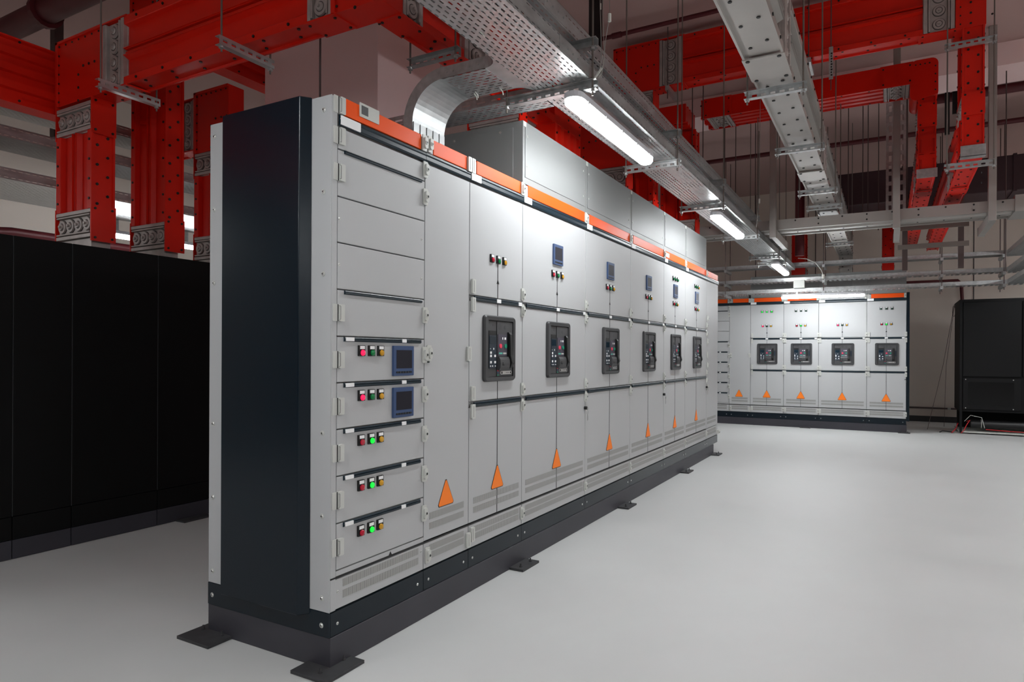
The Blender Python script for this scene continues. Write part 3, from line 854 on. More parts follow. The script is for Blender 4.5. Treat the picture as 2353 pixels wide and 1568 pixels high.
L0 = (0, 3.45, 3.0)
t = thing('busbar_trunking', 'ribbed red busbar trunking entering from the left picture edge behind the corner box', 'busbar trunking', L0)
casing(t, V(-4.0, 3.47, 3.215), VX, 4.55, VY, VZ, .16, .46, off=L0, prof=rib_profile)
casing(t, V(.55, 3.47, 3.215), VX, .5, VY, VZ, .16, .46, off=L0, prof=rib_profile)
L0 = (2, 3.5, 3.7)
t = thing('busbar_trunking', 'dark red ribbed trunking high between the middle riser and the pillar', 'busbar trunking', L0)
casing(t, V(1.31, 3.16, 3.93), VX, 3.2, VY, VZ, .16, .44, off=L0, prof=rib_profile)

# run over the second third of the row
L0 = (4.2, .6, 3.3)
t = thing('busbar_trunking', 'red riser with a bolted side plate on the grey boxes, right of the lit lamp', 'busbar trunking', L0)
cornerbox(t, 4.12, 4.30, .27, 1.15, 3.06, 3.62, 'x', L0)
joint(t, V(4.21, .49, 2.86), VZ, .20, VX, VY, .18, .44, L0)
casing(t, V(4.21, .49, 2.665), VZ, .195, VX, VY, .18, .44, off=L0)
casing(t, V(4.21, 1.15, 3.34), VY, 1.0, VX, VZ, .18, .5, off=L0)

L0 = (5.05, -1, 4.3)
t = thing('busbar_trunking', 'upper red trunking across the top right, with a pale clip sign on its hanger', 'busbar trunking', L0)
cornerbox(t, 4.96, 5.14, .21, .72, 4.08, 4.60, 'x', L0)
joint(t, V(5.05, -.03, 4.34), VY, .24, VX, VZ, .18, .50, L0)
casing(t, V(5.05, -2.17, 4.34), VY, 2.14, VX, VZ, .18, .50, off=L0)
joint(t, V(5.05, -2.41, 4.34), VY, .24, VX, VZ, .18, .50, L0)
cornerbox(t, 4.96, 5.40, -2.63, -2.41, 4.08, 4.60, 'x', L0)
casing(t, V(5.18, -2.54, 3.50), VZ, .58, VY, VX, .16, .44, off=L0)
joint(t, V(5.18, -2.54, 3.34), VZ, .16, VY, VX, .16, .44, L0)
casing(t, V(5.18, -2.54, 3.05), VZ, .29, VY, VX, .16, .44, off=L0)
cornerbox(t, 4.96, 5.40, -2.62, -2.46, 2.97, 3.05, 'y', L0)
MB(L0).box(4.945, 4.962, -2.63, -2.45, 2.965, 3.06).box(4.945, 5.02, -2.63, -2.45, 2.960, 2.97).build('end_strap', 'galv', t)
casing(t, V(5.40, -2.54, 3.19), VX, .85, VY, VZ, .16, .44, off=L0)
joint(t, V(6.25, -2.54, 3.19), VX, .22, VY, VZ, .16, .44, L0)
casing(t, V(6.47, -2.54, 3.19), VX, 4.4, VY, VZ, .16, .44, off=L0)
joint(t, V(5.05, .49, 3.88), VZ, .20, VX, VY, .18, .44, L0)
casing(t, V(5.05, .49, 2.90), VZ, .98, VX, VY, .18, .44, off=L0)
joint(t, V(5.05, .49, 2.70), VZ, .20, VX, VY, .18, .44, L0)

L0 = (6.3, -1, 4.1)
t = thing('busbar_trunking', 'lower ribbed red trunking across the top right, dropping at its rounded right end', 'busbar trunking', L0)
casing(t, V(6.21, .20, 4.15), VY, .8, VZ, VX, .22, .44, off=L0, prof=rib_profile)
casing(t, V(6.21, -.04, 4.15), VY, .06, VZ, VX, .22, .44, off=L0)
joint(t, V(6.21, -.30, 4.15), VY, .26, VZ, VX, .22, .44, L0)
casing(t, V(6.21, -1.86, 4.15), VY, 1.56, VZ, VX, .22, .44, off=L0, prof=rib_profile)
joint(t, V(6.21, -2.10, 4.15), VY, .24, VZ, VX, .22, .44, L0)
m = MB(L0)
m.prism(rr(-2.345, -2.10, 3.86, 4.27, .06, 5)[0:20], (5.99, 0, 0), VY, VZ, VX, .44, 0)
for k in range(4):
    hexb(m, V(5.99, -2.15-.04*k, 4.22), -VX, .008); hexb(m, V(5.99, -2.32, 4.18-.08*k), -VX, .008)
m.build('elbow', ['red', 'bolt'], t)
joint(t, V(6.21, -2.25, 3.60), VZ, .2, VY, VX, .16, .44, L0)
casing(t, V(6.21, -2.25, 3.80), VZ, .08, VY, VX, .16, .44, off=L0)
casing(t, V(6.21, -2.25, 3.12), VZ, .48, VY, VX, .16, .44, off=L0)
MB(L0).box(5.975, 5.995, -2.34, -2.16, 3.06, 3.15).build('end_strap', 'galv', t)
casing(t, V(5.99, -2.25, 3.30), VX, .8, VY, VZ, .16, .42, off=L0)
joint(t, V(6.79, -2.25, 3.30), VX, .2, VY, VZ, .16, .42, L0)
casing(t, V(6.99, -2.25, 3.30), VX, 3.9, VY, VZ, .16, .42, off=L0)
casing(t, V(6.33, .36, 2.92), VZ, 1.10, VX, VY, .18, .44, off=L0)
joint(t, V(6.33, .36, 2.70), VZ, .22, VX, VY, .18, .44, L0)

for y0, y1, label in ((-.63, -.41, 'wider far red riser behind the sloping grey duct arm, above the back row'), (-2.0, -1.83, 'narrow far red riser above the right part of the back row')):
    L0 = (10.9, y0, 2.675)
    t = thing('busbar_riser', label, 'busbar riser', L0)
    casing(t, V(11.12, (y0+y1)/2, 2.86), VZ, .30, VY, VX, y1-y0, .44, off=L0)
    joint(t, V(11.12, (y0+y1)/2, 2.69), VZ, .17, VY, VX, y1-y0, .44, L0)
    casing(t, V(11.12, (y0+y1)/2, 3.16), VZ, .3, VY, VX, y1-y0, .44, off=L0)

# grey busbar trunking, near the top right
L0 = (2, -1.28, 2.95)
t = thing('busbar_trunking', 'long pale grey busbar trunking running away from the top edge to the back row', 'busbar trunking', L0)
casing(t, V(-1.0, -1.285, 3.17), VX, 3.05, VY, VZ, .22, .44, 'alu', off=L0)
for x in (2.05, 4.75):
    m = MB(L0)
    m.box(x, x+.34, -1.40, -1.17, 2.944, 2.952, 0)
    for a in (.02, .32):
        for y in (-1.37, -1.20): hexb(m, V(x+a, y, 2.944), -VZ, .012)
    o = m.build('cover_plate', ['alu', 'bolt'], t)
    joint(t, V(x+.05, -1.285, 3.17), VX, .24, VY, VZ, .22, .44, L0, caps=False)
for a, b in ((2.39, 4.75), (5.09, 10.7)):
    casing(t, V(a, -1.285, 3.17), VX, b-a, VY, VZ, .22, .44, 'alu', off=L0)
casing(t, V(10.82, -1.285, 2.67), VZ, .72, VY, VX, .20, .24, 'alu', off=L0)
L0 = (6.6, -1, 2.8)
t = thing('busbar_duct', 'wide pale grey duct crossing the right half on sloping bracket arms', 'busbar duct', L0)
m = MB(L0)
pts = [(6.60, 2.765), (6.60, 2.884), (7.08, 2.884), (7.08, 2.765), (7.04, 2.765), (7.04, 2.785), (6.92, 2.785), (6.90, 2.765), (6.80, 2.765), (6.78, 2.785), (6.66, 2.785), (6.64, 2.765)]
m.prism([(p[0], p[1]) for p in pts], (0, -3.05, 0), VX, VZ, VY, 4.2, 0)
for k in range(17):
    y = -2.95+.25*k
    for z in ((2.80, 2.86) if k % 2 else (2.86,)): hexb(m, V(6.60, y, z), -VX, .010, .005)
    hexb(m, V(6.85, y, 2.765), -VZ, .009, .004)
m.build('casing', ['alu', 'bolt'], t)
m = MB(L0)
m.box(6.58, 7.10, -3.30, -3.05, 2.75, 2.92)
m.build('end_elbow', 'alu', t)
for i, (y, label) in enumerate(((-.71, 'square grey hanger post of the crossing duct, beside the perforated tray'), (-1.99, 'middle square hanger post of the crossing duct'), (-2.85, 'right-hand square hanger post of the crossing duct, beside the tall red riser'))):
    t = thing('hanger_post', label, 'hanger', (6.5, y, 2.7), 0, 'square posts carrying the crossing duct')
    LL = (6.5, y, 2.7)
    MB(LL).box(6.49, 6.56, y-.035, y+.035, 2.66, CEIL-.002).build('post', 'alu', t, bevel=.003)
    m = MB(LL)
    m.box(6.56, 7.55, y-.04, y-.034, 2.66, 2.755).box(6.56, 7.55, y+.014, y+.02, 2.66, 2.755).box(6.56, 7.55, y-.034, y+.014, 2.66, 2.666)
    m.box(7.53, 7.56, y-.045, y+.025, 2.655, 2.757)
    m.build('arm', 'alu', t)

# ------------------------------------------------------------------ hangers
def channel_box(m, x0, x1, y0, y1, z0, z1, axis):
    """C-channel opened sideways"""
    e = .003
    if axis == 'y':
        m.box(x0, x1, y0, y1, z0, z0+e, 1).box(x0, x1, y0, y1, z1-e, z1, 1).box(x1-e, x1, y0, y1, z0+e, z1-e, 0)
    else:
        m.box(x0, x1, y0, y1, z0, z0+e, 1).box(x0, x1, y0, y1, z1-e, z1, 1).box(x0, x1, y0, y0+e, z0+e, z1-e, 0)
def hanger(label, axis, c, a0, a1, zs, depth=.04, hgt=.05, rods=(.02, .02), group=None, ztop=CEIL):
    """trapeze: channel(s) along `axis` between a0 and a1, at coordinate c, undersides at zs"""
    if axis == 'y': L = (c, (a0+a1)/2, zs[0])
    else: L = ((a0+a1)/2, c, zs[0])
    t = thing('trapeze_hanger', label, 'hanger', L, 0, group)
    for z in zs:
        m = MB(L)
        if axis == 'y': channel_box(m, c-depth/2, c+depth/2, a0, a1, z, z+hgt, 'y')
        else: channel_box(m, a0, a1, c-depth/2, c+depth/2, z, z+hgt, 'x')
        m.build('channel', ['slotY', 'galv'] if axis == 'y' else ['slotX', 'galv'], t)
    for s in (a0+rods[0], a1-rods[1]):
        p = (c-.008, s) if axis == 'y' else (s, c-.008)
        m = MB(L).cyl((*p, zs[0]-.035), (*p, ztop-.001), .0055, 8, 0)
        for z in zs:
            m.cyl((*p, z-.012), (*p, z-.001), .011, 6, 1)
            m.cyl((*p, z-.015), (*p, z-.012), .015, 10, 1)
        m.build('threaded_rod', ['rod', 'galv'], t)
    return t
g = 'trapeze hangers under the long perforated tray'
hx = [(1.26, 'beside the near end of the brightest strip light'), (2.85, 'at the far end of the brightest strip light'), (4.40, 'just before the second strip light'),
      (6.25, 'by the first square duct post'), (8.05, 'before the third strip light'), (8.75, 'over the near end of the third strip light'), (-.6, 'above the picture edge')]
for x, s in hx:
    hanger('galvanised hanger holding both stacked trays '+s, 'y', x, -.60, -.17 if x != 1.26 else -.05, (2.62, 2.836), group=g, ztop=4.035 if x == 6.25 else CEIL)
g = 'brackets under the near red trunking'
hanger('slotted bracket under the red trunking at its joint, far upper left', 'x', 2.45, .43, .84, (2.935,), group=g)
hanger('slotted bracket under the red trunking, left of the pillar', 'x', 1.28, .43, .80, (2.935,), group=g)
hanger('slotted bracket under the red trunking, in front of the pillar edge', 'y', 1.18, .20, .56, (2.935,), group=g)
g = 'brackets under the pale grey trunking'
for x, s in ((2.52, 'nearest, in front of the upper red trunking'), (3.86, 'second, over the lower red trunking'), (5.45, 'third, by the shiny patch'), (6.25, 'just before the crossing duct'), (9.05, 'beyond the crossing duct')):
    hanger('slotted bracket under the pale grey trunking, '+s, 'y', x, -1.47, -1.10, (2.89,), group=g, ztop=4.035 if x == 6.25 else CEIL)
hanger('rods with two plain brackets across the tall red riser at the right edge', 'y', 4.915, -2.70, -2.33, (2.86, 3.90), depth=.03, hgt=.05)
for x, y, s in ((5.05, .10, 'left end'), (5.05, -1.25, 'middle')):
    t = thing('drop_bracket', 'small bracket on a rod under the upper red trunking, '+s, 'hanger', (x, y, 4.0))
    MB((x, y, 4.0)).box(x-.17, x+.17, y-.02, y+.02, 4.015, 4.062).build('channel', 'galv', t)
    MB((x, y, 4.0)).cyl((x-.15, y, 3.93), (x-.15, y, CEIL-.002), .0055, 8).build('threaded_rod', 'rodd', t)
t = thing('clip_sign', 'narrow pale tag hanging vertically on a rod in front of the upper red trunking', 'tag', (4.9, -1.44, 4.0))
MB((4.9, -1.44, 4.0)).box(4.885, 4.895, -1.46, -1.425, 3.82, 4.12).build('plate', 'galv', t)
m = MB((4.9, -1.44, 4.0))
for k in range(9):
    z = 3.85+.025*k
    m.box(4.8835, 4.8848, -1.455+.004*(k % 2), -1.440, z, z+.014)
m.build('slot_marks', 'bolt', t)
MB((4.9, -1.44, 4.0)).cyl((4.89, -1.442, 3.72), (4.89, -1.442, 3.82), .004, 8).cyl((4.89, -1.442, 4.12), (4.89, -1.442, CEIL-.002), .005, 8).build('rod', 'rodd', t)

# loose threaded rods hanging from the ceiling
for i, (x, y, z, s) in enumerate((
        (.91, 1.0, 2.3, 'in front of the pillar'), (5.6, -.10, 3.05, 'left of the second tray hanger'), (5.6, .02, 3.05, 'close to the upper red joint'),
        (7.7, .10, 3.0, 'behind the crossing duct, first from the tray'), (7.7, -.05, 3.0, 'behind the crossing duct, second from the tray'), (7.9, -.28, 3.0, 'behind the crossing duct, third from the tray'),
        (7.9, -.52, 3.0, 'close to the maroon upright pipe'), (8.3, -.80, 3.0, 'right of the maroon upright pipe'), (8.3, -.93, 3.0, 'left of the pale grey trunking'),
        (7.9, -1.45, 2.9, 'right of the pale grey trunking'), (7.9, -1.62, 2.9, 'under the lower red trunking, left of the black duct'), (7.9, -1.68, 2.9, 'under the lower red trunking, beside its twin'),
        (8.0, -1.80, 2.9, 'under the lower red trunking, right of its twin'), (7.2, -3.05, 2.2, 'right of the last duct post'))):
    t = thing('threaded_rod', 'thin dull ceiling rod '+s, 'rod', (x, y, z), 0, 'loose ceiling rods')
    MB((x, y, z)).cyl((x, y, z), (x, y, CEIL-.001), .006, 8).build('rod', 'rodd', t)

# ------------------------------------------------------------------ cable trays
def tray(t, x0, x1, y0, y1, z, rail, axis, off, matn=None, name='tray_bottom'):
    e = .0015
    mt = matn or ('trayX' if axis == 'x' else 'trayY')
    MB(off).box(x0, x1, y0, y1, z, z+e).build(name, mt, t)
    for k in (0, 1):
        m = MB(off); s = 1-2*k
        if axis == 'x':
            y = (y0, y1)[k]; q = sorted((y, y+s*e)); g = sorted((y, y+s*.012))
            m.box(x0, x1, q[0], q[1], z+e, z+rail).box(x0, x1, g[0], g[1], z+rail-e, z+rail)
        else:
            x = (x0, x1)[k]; q = sorted((x, x+s*e)); g = sorted((x, x+s*.012))
            m.box(q[0], q[1], y0, y1, z+e, z+rail).box(g[0], g[1], y0, y1, z+rail-e, z+rail)
        m.build('side_rail', 'railX' if axis == 'x' else 'railY', t)
    if axis == 'x':
        n = int((x1-x0)/3)
        for i in range(1, n+1):
            c = MB(off)
            x = x0+(x1-x0)*i/(n+1)
            c.box(x-.12, x+.12, y0-.002, y0-.0003, z+.008, z+rail-.006)
            for k in range(4): c.cyl((x-.09+.06*k, y0-.002, z+rail*.45), (x-.09+.06*k, y0-.007, z+rail*.45), .005, 8)
            c.build('splice_plate', 'galv', t)
L0 = (1, -.4, 2.67)
t = thing('cable_tray', 'lower perforated galvanised tray running away over the front row, strip lights under it', 'cable tray', L0)
tray(t, -5, 9.98, -.57, -.25, 2.672, .08, 'x', L0)
TRAY_LOW = t
L0 = (1, -.35, 2.888)
t = thing('cable_tray', 'upper perforated tray stacked directly above the one with strip lights', 'cable tray', L0)
tray(t, -5, 9.98, -.49, -.21, 2.888, .10, 'x', L0)

for i, (x, y) in enumerate(((.55, -.34), (1.7, -.30), (2.3, -.54), (3.4, -.40), (3.9, -.30), (5.2, -.54))):
    o = TRAY_LOW
    m = MB((1, -.4, 2.67)).tube([(x, y, 2.672), (x+.006, y-.012, 2.658), (x+.02, y-.008, 2.655), (x+.028, y, 2.672)], .0025, 6)
    m.build('cable_tie', 'cable', o)
for y, z0, s in ((-2.555, 4.05, 'longer one between the two tall red risers'), (-2.635, 4.3, 'shorter one between the two tall red risers')):
    t = thing('black_bar', 'black flat hanger bar, '+s, 'bar', (8.0, y, z0))
    MB((8.0, y, z0)).box(8.05, 8.08, y-.026, y+.026, z0, CEIL-.002).build('bar', 'black', t)

# branch tray: flat part, then curved drop into the cabinet top
L0 = (1.0, .1, 2.67)
BX0, BX1 = .875, 1.165
t = thing('cable_tray', 'short branch tray curving down into the cabinet behind the orange strip', 'cable tray', L0)
MB(L0).box(BX0, BX1, -.16, .10, 2.672, 2.6735).build('tray_bottom', 'trayY', t)
m = MB(L0)
def fil(x, s):
    return [(x+s*.09*(1-math.sin(a)), -.160-.088*math.cos(a)) for a in [PI/2*k/6 for k in range(7)]]
fl_, fr_ = fil(BX0, -1), fil(BX1, 1)
for zz in (2.6742, 2.6756):
    for k in range(6):
        m.add([(*fl_[k], zz), (*fr_[k], zz), (*fr_[k+1], zz), (*fl_[k+1], zz)], [(0, 1, 2, 3)])
for s, x in ((-1, BX0), (1, BX1)):
    arc = fil(x, s)
    for k in range(6):
        p, q = arc[k], arc[k+1]
        m.add([(p[0], p[1], 2.672), (q[0], q[1], 2.672), (q[0], q[1], 2.732), (p[0], p[1], 2.732)], [(0, 1, 2, 3)])
m.build('reducer_plate', 'galvs', t)
Rr = .19
arc = [(.10+Rr*math.sin(a), 2.672-Rr*(1-math.cos(a))) for a in [PI/2*k/12 for k in range(13)]] + [(.10+Rr, 2.28)]
arc2 = [(.10+(Rr+.06)*math.sin(a), 2.672+.06-(Rr+.06)*(1-math.cos(a))) for a in [PI/2*k/12 for k in range(13)]] + [(.10+Rr+.06, 2.28)]
m = MB(L0)
for k in range(13):
    p, q = arc[k], arc[k+1]
    m.add([(BX0, p[0], p[1]), (BX1, p[0], p[1]), (BX1, q[0], q[1]), (BX0, q[0], q[1])], [(0, 1, 2, 3)])
bend = m.build('bend_plate', 'galvs', t, smooth=True)
m = MB(L0)
for k in range(5):
    x = BX0+.005+k*(BX1-BX0)/5
    m.add([(x, .289, 2.30), (x+.052, .289, 2.30), (x+.052, .289, 2.485), (x, .289, 2.485), (x, .2835, 2.30), (x+.052, .2865, 2.30), (x+.052, .2865, 2.485), (x, .2835, 2.485)],
          [(4, 5, 6, 7), (0, 4, 7, 3), (1, 2, 6, 5), (3, 7, 6, 2), (0, 1, 5, 4)])
m.build('overlap_strip', 'galvs', bend)
for x in (BX0, BX1):
    m = MB(L0)
    for k in range(13):
        p, q, p2, q2 = arc[k], arc[k+1], arc2[k], arc2[k+1]
        for dx in (0, .0015 if x == BX0 else -.0015):
            m.add([(x+dx, p[0], p[1]), (x+dx, q[0], q[1]), (x+dx, q2[0], q2[1]), (x+dx, p2[0], p2[1])], [(0, 1, 2, 3)])
    m.box(x, x+.0015, -.16, .10, 2.672, 2.732)
    for y in (-.12, -.07, .03, .07): m.cyl((x-.004, y, 2.70), (x+.006, y, 2.70), .005, 8)
    m.build('side_rail', 'galv', t)
o = MB(L0)
for (x, y) in ((1.10, .04), (1.12, .06), (1.13, -.10)):
    o.tube([(x, y, 2.672), (x+.01, y-.01, 2.655), (x+.03, y, 2.65), (x+.04, y+.01, 2.672)], .003, 6)
o.build('cable_tie', 'cable', t)
# second narrow tray beside it, to the back
L0 = (1.4, .4, 2.5)
t = thing('cable_tray', 'dim narrow perforated tray beyond the curved drop, running toward the back', 'cable tray', L0)
tray(t, 1.30, 1.50, -.24, 1.35, 2.672, .05, 'y', L0)

# trays in front of the back row, three levels, each turning toward the camera at the right
for k, (z, m_, s) in enumerate(((2.31, 'ladY', 'lowest tray in front of the back row, long strip light under it'), (2.49, 'ladY', 'middle tray in front of the back row'), (2.74, 'trayY', 'highest tray in front of the back row'))):
    L0 = (10.05, -1, z)
    t = thing('cable_tray', 'slotted galvanised '+s, 'cable tray', L0, 0, 'stacked trays in front of the back row')
    tray(t, 10.0, 10.28, -4.6, 3.0, z, .06, 'y', L0, m_)
    tray(t, 6.0, 9.99, -3.75, -3.42, z, .06, 'x', L0, name='side_branch')
    MB(L0).box(9.99, 10.0, -3.3, -3.05, z+.005, z+.058).build('splice_plate', 'galv', t)
for y, s in ((.55, 'near the front row end'), (-1.0, 'over the long strip light'), (-2.62, 'right of the back row'), (-3.38, 'at the tray corner')):
    L = (10.1, y, 2.26)
    t = thing('trapeze_hanger', 'rods and cross arms carrying the three stacked back trays, '+s, 'hanger', L, 0, 'hangers of the stacked back trays')
    for z in (2.262, 2.442, 2.692):
        MB(L).box(9.94, 10.40, y-.02, y+.02, z, z+.045).build('cross_arm', 'galv', t)
    for x in (9.965, 10.36):
        MB(L).cyl((x, y, 2.22), (x, y, CEIL-.001), .006, 8).build('threaded_rod', 'rodd', t)
t = thing('junction_box', 'small pale junction box on the side of the lowest back tray', 'junction box', (9.97, -.62, 2.35))
MB((9.97, -.62, 2.35)).box(9.94, 9.995, -.72, -.55, 2.37, 2.50).build('box_body', 'clip', t, bevel=.003)
t = thing('curved_cable', 'pale cable arching down to a white knob on the back tray rod', 'cable', (9.9, -1.0, 2.7))
MB((9.9, -1.0, 2.7)).tube([(9.93, -.62, 2.86), (9.93, -.75, 2.84), (9.93, -.88, 2.77), (9.93, -.96, 2.66), (9.93, -1.0, 2.56)], .006, 6).build('wire', 'cable', t)
MB((9.9, -1.0, 2.7)).cyl((9.93, -1.0, 2.50), (9.93, -1.0, 2.57), .022, 12).build('knob', 'cable', t)

# trays beyond the black cabinets
for z, y0, y1, s in ((2.62, 4.15, 5.0, 'lowest and widest tray beyond the black cabinets, lamp-lit underside'), (2.95, 4.15, 4.6, 'middle tray beyond the black cabinets'), (3.22, 4.15, 4.5, 'top tray beyond the black cabinets')):
    L0 = (1, 4.5, z)
    t = thing('cable_tray', s, 'cable tray', L0, 0, 'trays beyond the black cabinets')
    tray(t, -4, 6.5, y0, y1, z, .09, 'x', L0)
L0 = (-.1, 5.1, 2.4)
t = thing('cable_duct', 'pale curved galvanised drop at the far left edge above the black cabinets', 'cable duct', L0)
m = MB(L0)
for k in range(10):
    a, b = PI/2*k/9, PI/2*(k+1)/9
    if k == 9: p, q = (.86-.0, 2.42), (.86, 2.0)
    else: p, q = (1.16-.30*math.sin(a), 2.72-.30*(1-math.cos(a))), (1.16-.30*math.sin(b), 2.72-.30*(1-math.cos(b)))
    m.add([(p[0]-.15, 5.05, p[1]), (p[0]-.15, 5.45, p[1]), (q[0]-.15, 5.45, q[1]), (q[0]-.15, 5.05, q[1])], [(0, 1, 2, 3)])
m.build('bend_plate', 'galvs', t, smooth=True)

# ------------------------------------------------------------------ strip lights
def strip_light(label, x0, x1, y, z, axis='x', group=None, base=None):
    c = (x0+x1)/2
    L = (c, y, z) if axis == 'x' else (y, c, z)
    t = thing('strip_light', label, 'light', L, 0 if axis == 'x' else PI/2, group)
    h = (x1-x0)/2
    def stad(r, e):
        pts = []
        for s in (1, -1):
            for k in range(9):
                a = -PI/2+PI*k/8 if s > 0 else PI/2+PI*k/8
                pts.append((s*(h-r-e)+ (r)*math.cos(a), r*math.sin(a)))
        return pts
    MB().prism(stad(.053, 0), (0, 0, .029), VX, VY, VZ, .033).build('housing', 'lamp', t, bevel=.003)
    m = MB()
    a = stad(.050, .003); b = stad(.048, .004); cpt = stad(.036, .010); n = len(a)
    lev = [(a, .0285), (b, .006), (cpt, -.006)]
    vs = [(p[0], p[1], zz) for pts, zz in lev for p in pts]
    fs = [(j*n+i, j*n+(i+1) % n, (j+1)*n+(i+1) % n, (j+1)*n+i) for j in range(2) for i in range(n)]
    fs += [tuple(range(n-1, -1, -1)), tuple(range(2*n, 3*n))]
    m.add(vs, fs); m.build('diffuser', 'diff', t)
    m = MB()
    for k in range(5):
        xx = -h+.12+(2*h-.24)*k/4
        for s in (-1, 1): m.box(xx-.008, xx+.008, s*.053-.002, s*.053+.006, .018, .038)
    m.build('clip', 'lamp', t)
    m = MB()
    for xx in (-h*.6, h*.6): m.box(xx-.012, xx+.012, -.02, .02, .062, (base or z+.098)-z)
    m.build('mounting_bracket', 'galv', t)
    return t
gl = 'strip lights under the long perforated tray'
ZL = 2.555
for x0, s in ((1.205, 'brightest and nearest strip light hanging under the perforated tray'), (4.50, 'second strip light under the perforated tray, behind the crossing duct post'), (8.36, 'third and smallest strip light under the perforated tray'),
              (-2.1, 'strip light above and behind the picture'), (-5.2, 'strip light at the near wall, out of the picture')):
    strip_light(s, x0, x0+1.28, -.475, ZL, group=gl)
strip_light('long strip light lying across in front of the back row', -1.60, -.37, 9.875, 2.196, 'y', base=2.31)
strip_light('strip light seen between the two left red risers', 1.75, 3.05, 5.0, 2.44, base=2.62)
strip_light('far strip light beyond the black cabinets, mostly hidden', 5.0, 6.3, 4.7, 2.49, base=2.62)
strip_light('strip light beyond the black cabinets, left outside the picture', -2.2, -.9, 4.7, 2.49, base=2.62)
for i, x0 in enumerate((-3.7, )):  # lamp added out of view to brighten the left floor and the pillar
    tt = strip_light('unseen strip light added over the left aisle, behind the camera', x0, x0+1.28, 1.7, ZL, base=ZL+.1)
    m = MB()
    for xx in (-.38, .38): m.cyl((xx, 0, .1), (xx, 0, CEIL-ZL-.002), .004, 8)
    m.build('suspension_rod', 'rod', tt)
for i, (x0, yy) in enumerate([(-6.2+2.25*k, -4.4) for k in range(8)]+[(11.3, -5.6)]):  # lamps added out of view: dense row lifts floor and doors, last one back wall
    tt = strip_light('unseen strip light added over the right aisle, outside the picture, %.1f metres along' % (x0+15), x0, x0+1.28, yy, ZL, group='unseen strip lights added over the right aisle', base=ZL+.1)
    m = MB()
    for xx in (-.38, .38): m.cyl((xx, 0, .1), (xx, 0, (3.483 if 8.6 < x0 < 9.9 else CEIL-.002)-ZL), .004, 8)
    m.build('suspension_rod', 'rod', tt)

# wire suspension by the near hanger
L0 = (1.27, -.62, 2.7)
t = thing('suspension_wire', 'thin looped steel wires and pale hook at the nearest tray hanger', 'wire', L0)
for dy in (0, -.015):
    MB(L0).tube([(1.27, -.615+dy, CEIL-.002), (1.27, -.612+dy, 3.05), (1.275, -.62+dy, 2.78), (1.27, -.605+dy, 2.68)], .0018, 6).build('wire', 'wire', t)
MB(L0).tube([(1.28, -.66, CEIL-.002), (1.28, -.66, 2.99), (1.275, -.64, 2.86), (1.27, -.63, 2.74), (1.27, -.61, 2.68)], .0018, 6).build('wire', 'wire', t)
MB(L0).prism([(-.605, 2.668), (-.59, 2.662), (-.632, 2.715), (-.640, 2.708)], (1.235, 0, 0), VY, VZ, VX, .004).build('hook_plate', 'cable', t)
MB(L0).cyl((1.28, -.66, 2.96), (1.28, -.66, 3.0), .009, 10).build('wire_clamp', 'cable', t)
MB(L0).cyl((1.27, -.615, 3.03), (1.27, -.615, 3.06), .004, 8).build('ferrule', 'cable', t)
L0 = (6.2, -.64, 2.7)
t = thing('suspension_wire', 'thin wires with a pale ferrule beside the first square duct post', 'wire', L0)
MB(L0).tube([(5.92, -.66, CEIL-.002), (5.92, -.65, 3.0), (5.92, -.62, 2.69)], .003, 6).build('wire', 'wire', t)
MB(L0).cyl((5.92, -.65, 2.96), (5.92, -.65, 3.01), .010, 8).build('ferrule', 'cable', t)

# ------------------------------------------------------------------ pipes and ducts
def pipe(label, cat, pts, r, m_, name='pipe', couplings=()):
    L = tuple(pts[0])
    t = thing(name, label, cat, L)
    MB(L).tube(pts, r, 14).build('pipe_run', m_, t, smooth=True)
    for a, b in couplings:
        MB(L).cyl(a, b, r*1.35, 14).build('coupling', m_, t)
    return t
pipe('thin maroon sprinkler pipe high under the ceiling, above the upper red trunking', 'pipe', [(4.6, 2.6, 4.57), (4.6, -6.9, 4.57)], .022, 'maroon', couplings=(((4.6, .50, 4.57), (4.6, .60, 4.57)),))
pipe('thick maroon pipe crossing the top left corner', 'pipe', [(1.0, 6.5, 4.12), (1.0, 3.0, 4.12), (1.0, 2.0, 4.12)], .10, 'maroon', couplings=(((1.0, 4.25, 4.12), (1.0, 4.3, 4.12)),))
pipe('maroon pipe running left to right below the second ceiling bay', 'pipe', [(9.0, 3.5, 4.38), (9.0, -6.9, 4.38)], .035, 'maroon')
pipe('second dark maroon pipe high at the right, beside the right duct post', 'pipe', [(8.2, -2.3, 4.56), (8.2, -6.9, 4.56)], .06, 'maroon')
pipe('upright dull maroon pipe behind the rods, left of the pale grey trunking', 'pipe', [(9.6, -.68, 2.85), (9.6, -.68, CEIL-.01)], .07, 'maroon')
pipe('maroon pipe on the back wall, dropping beside the black cooling unit', 'pipe', [(12.9, -1.2, 2.66), (12.9, -3.05, 2.66), (12.9, -3.10, 2.6), (12.9, -3.12, 2.24), (12.9, -3.2, 2.22), (12.9, -6.0, 2.22)], .03, 'maroon')
pipe('maroon pipe under the tray beyond the black cabinets', 'pipe', [(1.15, 6.0, 2.35), (1.25, 6.0, 2.47), (1.5, 6.0, 2.50), (3.2, 6.0, 2.50)], .045, 'maroon')
t = thing('air_duct', 'large dark maroon air duct crossing behind the red risers at the right', 'duct', (9.5, -3, 3.5))
MB((9.5, -3, 3.5)).box(9.2, 9.9, -6.9, -1.02, 3.50, 3.98).build('duct_body', 'maroond', t, bevel=.01)
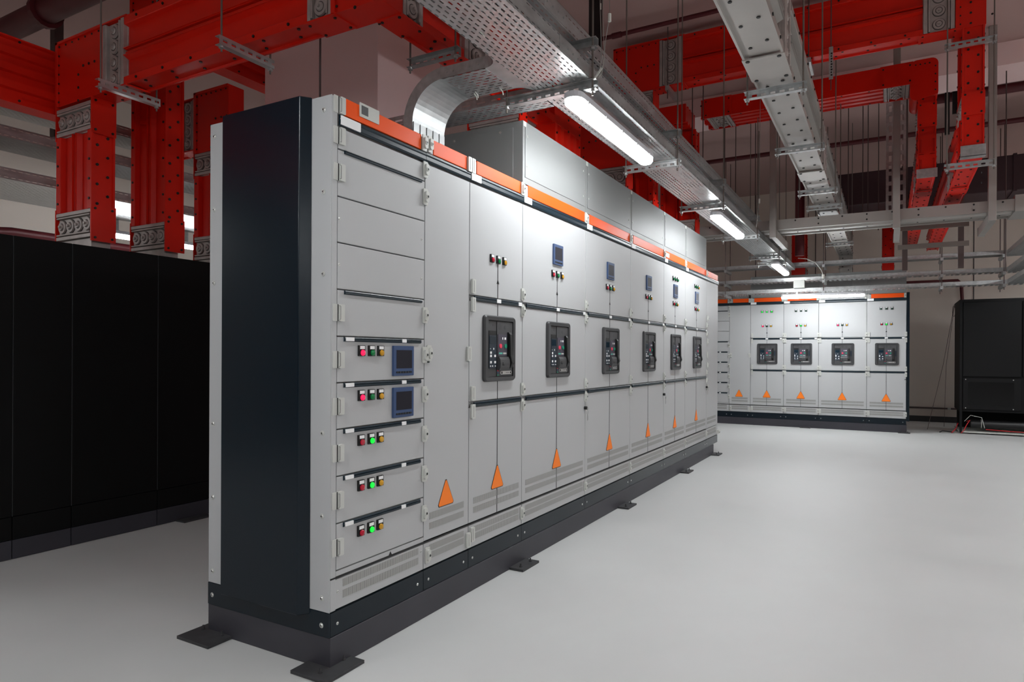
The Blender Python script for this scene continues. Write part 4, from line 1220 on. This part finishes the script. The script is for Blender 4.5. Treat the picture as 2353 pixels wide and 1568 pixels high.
for y in (-2.1, -3.4, -4.7): MB((9.5, -3, 3.5)).box(9.185, 9.915, y-.02, y+.02, 3.485, 3.995).build('flange', 'maroond', t)
t = thing('support_post', 'dark square post behind the brackets, top left', 'post', (1.47, 5.0, 3.3))
MB((1.47, 5.0, 3.3)).box(1.43, 1.51, 5.02, 5.10, 3.31, CEIL-.002).build('post', 'rodd', t)
for x, y, zt, s in ((7.9, -2.28, 3.1, 'left'), (7.9, -2.42, 3.1, 'right')):
    pass
t = thing('ladder_support', 'slotted steel ladder frame behind the crossing duct, around the red runs', 'frame', (8.0, -2.4, 2.4))
LL = (8.0, -2.4, 2.4)
for y in (-2.10, -2.70):
    MB(LL).box(7.98, 8.03, y-.03, y+.03, 2.35, CEIL-.002).build('upright', 'rodd', t)
for z in (2.86, 2.62):
    MB(LL).box(7.955, 7.979, -2.78, -2.02, z, z+.06).build('crossbar', 'rod', t)
for x, y in ((7.3, -1.93), (7.3, -2.05)):
    t = thing('slotted_upright', 'tall slotted steel upright '+('left' if y > -2 else 'right')+' of the pair beside the middle duct post', 'upright', (x, y, 3.0), 0, 'slotted uprights by the middle duct post')
    MB((x, y, 3.0)).box(x, x+.004, y-.045, y+.045, 2.95, CEIL-.002).build('web', 'slotZ', t)
    MB((x, y, 3.0)).box(x, x+.04, y-.048, y-.045, 2.95, CEIL-.002).build('flange', 'rodd', t)
t = thing('black_bar', 'black flat hanger bar above the long perforated tray', 'bar', (2.4, -.2, 3.0))
MB((2.4, -.2, 3.0)).box(2.4, 2.43, -.16, -.07, 2.99, CEIL-.002).build('bar', 'black', t)
t = thing('exhaust_louvre', 'small metal duct box with vertical slots on top of the narrow back-row cabinet', 'vent box', (10.75, .42, 2.285))
MB((10.75, .42, 2.285)).box(10.7, 11.1, .28, .56, 2.275, 2.42).build('box_body', 'galv', t)
m = MB((10.75, .42, 2.285))
for k in range(6): m.box(10.694, 10.699, .30+.043*k, .312+.043*k, 2.33, 2.40)
m.build('slat', 'cable', t)
